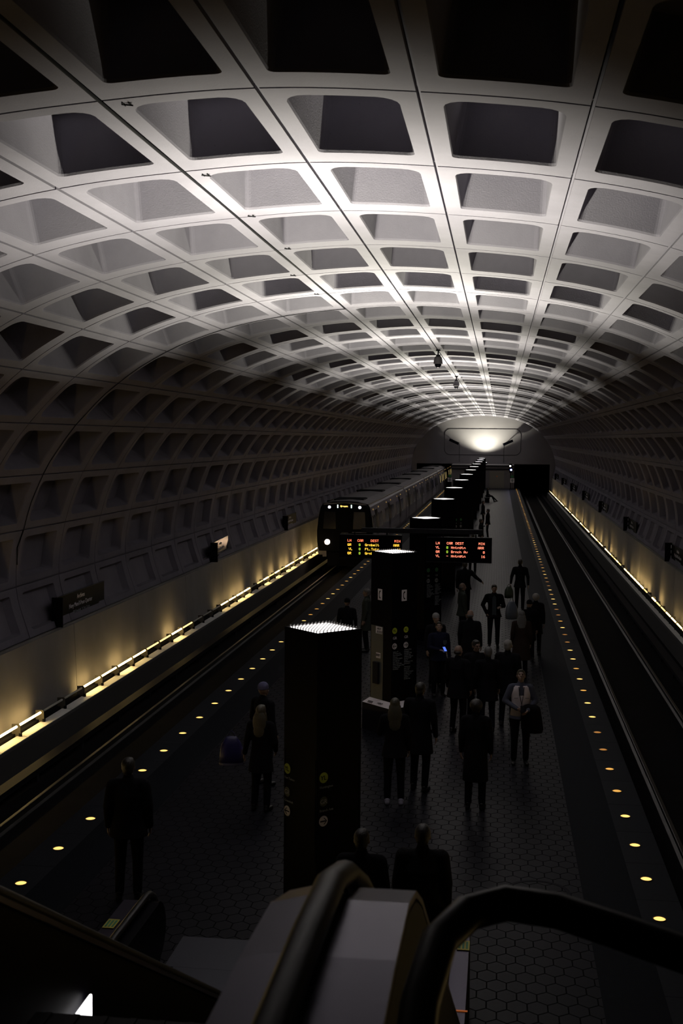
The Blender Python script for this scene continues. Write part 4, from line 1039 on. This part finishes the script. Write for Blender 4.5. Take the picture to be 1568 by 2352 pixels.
def vest(t, hp, up):
    m = MB(); n = 24; b = 1.0; rings = []
    for z, rx, ry in ((1.47, .115, .092), (1.44, .15, .108), (1.38, .168, .128), (1.30, .184, .140), (1.18, .172, .136), (1.02, .178, .140), (.92, .192, .152)):
        rings.append([up((rx * math.cos(2 * PI * i / n), ry * math.sin(2 * PI * i / n), z)) for i in range(n)])
    vs = [p for r in rings for p in r]; fs = []
    for i in range(len(rings) - 1):
        for j in range(n):
            a = 2 * PI * (j + .5) / n; dz = i
            front = abs(a - 1.5 * PI)
            if i <= 1 and front < .32: continue
            if i == 2 and front < .14: continue
            fs.append((i * n + j, i * n + (j + 1) % n, (i + 1) * n + (j + 1) % n, (i + 1) * n + j))
    m.add(vs, fs); o = m.build('vest', C_white, t, smooth=True); so = o.modifiers.new('solid', 'SOLIDIFY'); so.thickness = .012
    m = MB(); m.tube([up((-.05, -.118, 1.46)), up((-.035, -.150, 1.32)), up((0, -.158, 1.16)), up((.01, -.165, 1.10))], .006, 6); m.tube([up((.05, -.118, 1.46)), up((.03, -.150, 1.32)), up((.01, -.16, 1.16))], .005, 6); m.build('lanyard', C_black, t)
    m = MB(); m.ell(up((.02, -.158, 1.30)), (.008, .006, .008)); m.build('badge', mat('badge_metal', (.7, .68, .5), .3, metal=.6), t)
    for x in (-1, 1):
        m = MB(); m.box((x * .10 - .035, -.150, 1.255), (x * .10 + .035, -.144, 1.262)); m.build('pocket_flap', C_shirt, t)
person((2.47, 21.5, 0), .08, 1.70, 'person in a white vest facing the camera, looking down at a phone', top=C_stripe, hem=.86, legs=C_black, fem=True, hair=H_brown, hairstyle='short', nod=-.42, turn=-.1, near=True, bulk=1.0,
       arm_r=((-.29, -.02, 1.18), (-.08, -.25, 1.08)), arm_l=((.27, -.02, 1.18), (.10, -.26, 1.05)), extra=vest)
wp = world_of((2.47, 21.5, 0), .08, 1.70, (.0, -.36, 1.10))
t = empty('mobile_phone', wp, 0); t.rotation_euler = (-.9, 0, 0)
m = MB(); m.box((-.037, -.005, -.072), (.037, .005, .072)); m.build('case', M_black, t, bevel=.003)
m = MB(); m.box((-.032, .0052, -.066), (.032, .006, .066)); m.build('screen', M_glass, t)
tag(t, 'dark phone held at the waist by the person in the white vest', 'phone')
# coat over her forearm
t = empty('folded_coat', world_of((2.47, 21.5, 0), .08, 1.70, (.17, -.15, .70)), .08); m = MB()
m.ell((.0, .0, .36), (.17, .11, .08)); loft_e(m, [(.36, 0, 0, .17, .11), (.2, .01, -.01, .19, .10), (.0, .03, -.01, .20, .09), (-.08, .06, 0, .15, .07)])
remesh(m, .014, 'coat_body', [C_black], t, 3); tag(t, 'black coat draped over the forearm of the person in the white vest', 'coat')
# group in front of the pylon
person((1.29, 23.6, 0), PI - .5, 1.75, 'bald person in black with an orange glint on the crown', hair=H_dark, hairstyle='bald', hem=.72, near=True, bulk=1.1)
person((1.62, 24.35, 0), .25, 1.73, 'person with glasses and short hair facing the camera among the dark group', near=True, hem=.8, hair=H_dark, turn=.3,
       extra=lambda t, hp, up: MB().tube([hp((.075, -.01, 1.645)), hp((.05, -.092, 1.64)), hp((.02, -.100, 1.635)), hp((-.02, -.100, 1.635)), hp((-.05, -.092, 1.64)), hp((-.075, -.01, 1.645))], .004, 6).build('glasses', M_black, t))
person((1.86, 23.8, 0), PI + .2, 1.70, 'grey haired person in black from behind, left one of the close pair', hair=H_grey, near=True, hem=.66, legs=C_jean, bulk=1.06)
person((2.26, 24.35, 0), PI - .3, 1.76, 'white haired person in black from behind, right one of the close pair', hair=H_white, near=True, hem=.66, legs=C_jean, bulk=1.08)
# nearest group
person((1.73, 18.75, 0), PI - .1, 1.74, 'person in a long black coat seen from behind in the middle of the tiles', hem=.46, near=True, hairstyle='curly', hair=H_dark, fem=True, flare=.02)
person((.45, 18.8, 0), PI + .1, 1.70, 'person with long brown hair and white sneakers at the foot of the phone pylon', hair=H_brown, hairstyle='long', shoes=S_white, fem=True, hem=.80, near=True, arm_l=((.24, -.03, 1.17), (.16, -.20, 1.22)))
person((.80, 19.6, 0), PI - .25, 1.80, 'tall person in a dark coat with black sneakers beside the white sneakered one', hem=.62, near=True, stance=.05, bulk=1.05)
person((1.30, 12.3, .021), PI, 1.78, 'dark person below the escalator deck, only head and shoulders showing', near=True, bulk=1.25, top=C_char)
person((.68, 12.15, .021), PI, 1.75, 'dark person beside the nearest pylon, mostly hidden by the handrail', near=True, bulk=1.1)
# far along the platform
bt = empty('bench', (.95, 112.5, 0)); tag(bt, 'low dark bench beside a pylon far along the platform', 'bench')
m = MB(); m.box((-.25, -1.0, .34), (.25, 1.0, .41)); m.build('seat', M_dark, bt, bevel=.01)
for yy2 in (-.8, .8): m = MB(); m.box((-.2, yy2 - .05, 0), (.2, yy2 + .05, .339)); m.build('leg', M_dark, bt)
person((.98, 112.6, .0), PI / 2, 1.75, 'seated person with legs stretched out far along the platform', near=False, seated=True, top=C_black, arm_l=((.22, -.05, 1.18), (.14, -.24, 1.05)), arm_r=((-.22, -.05, 1.18), (-.14, -.24, 1.05)))
for (x, y, rz_, lb) in ((.95, 52.0, PI, 'dark person standing right of the third pylon row, far side'), (1.15, 62.0, PI / 2, 'dark person leaning beside the pylons under the arrival boards, farther off'), (1.0, 80.5, PI / 2, 'dark figure beside the pylons halfway down the platform'), (1.4, 71.0, -PI / 2, 'dark figure a little left of the tiled walk, mid platform')):
    person((x, y, 0), rz_, 1.72, lb, near=False)
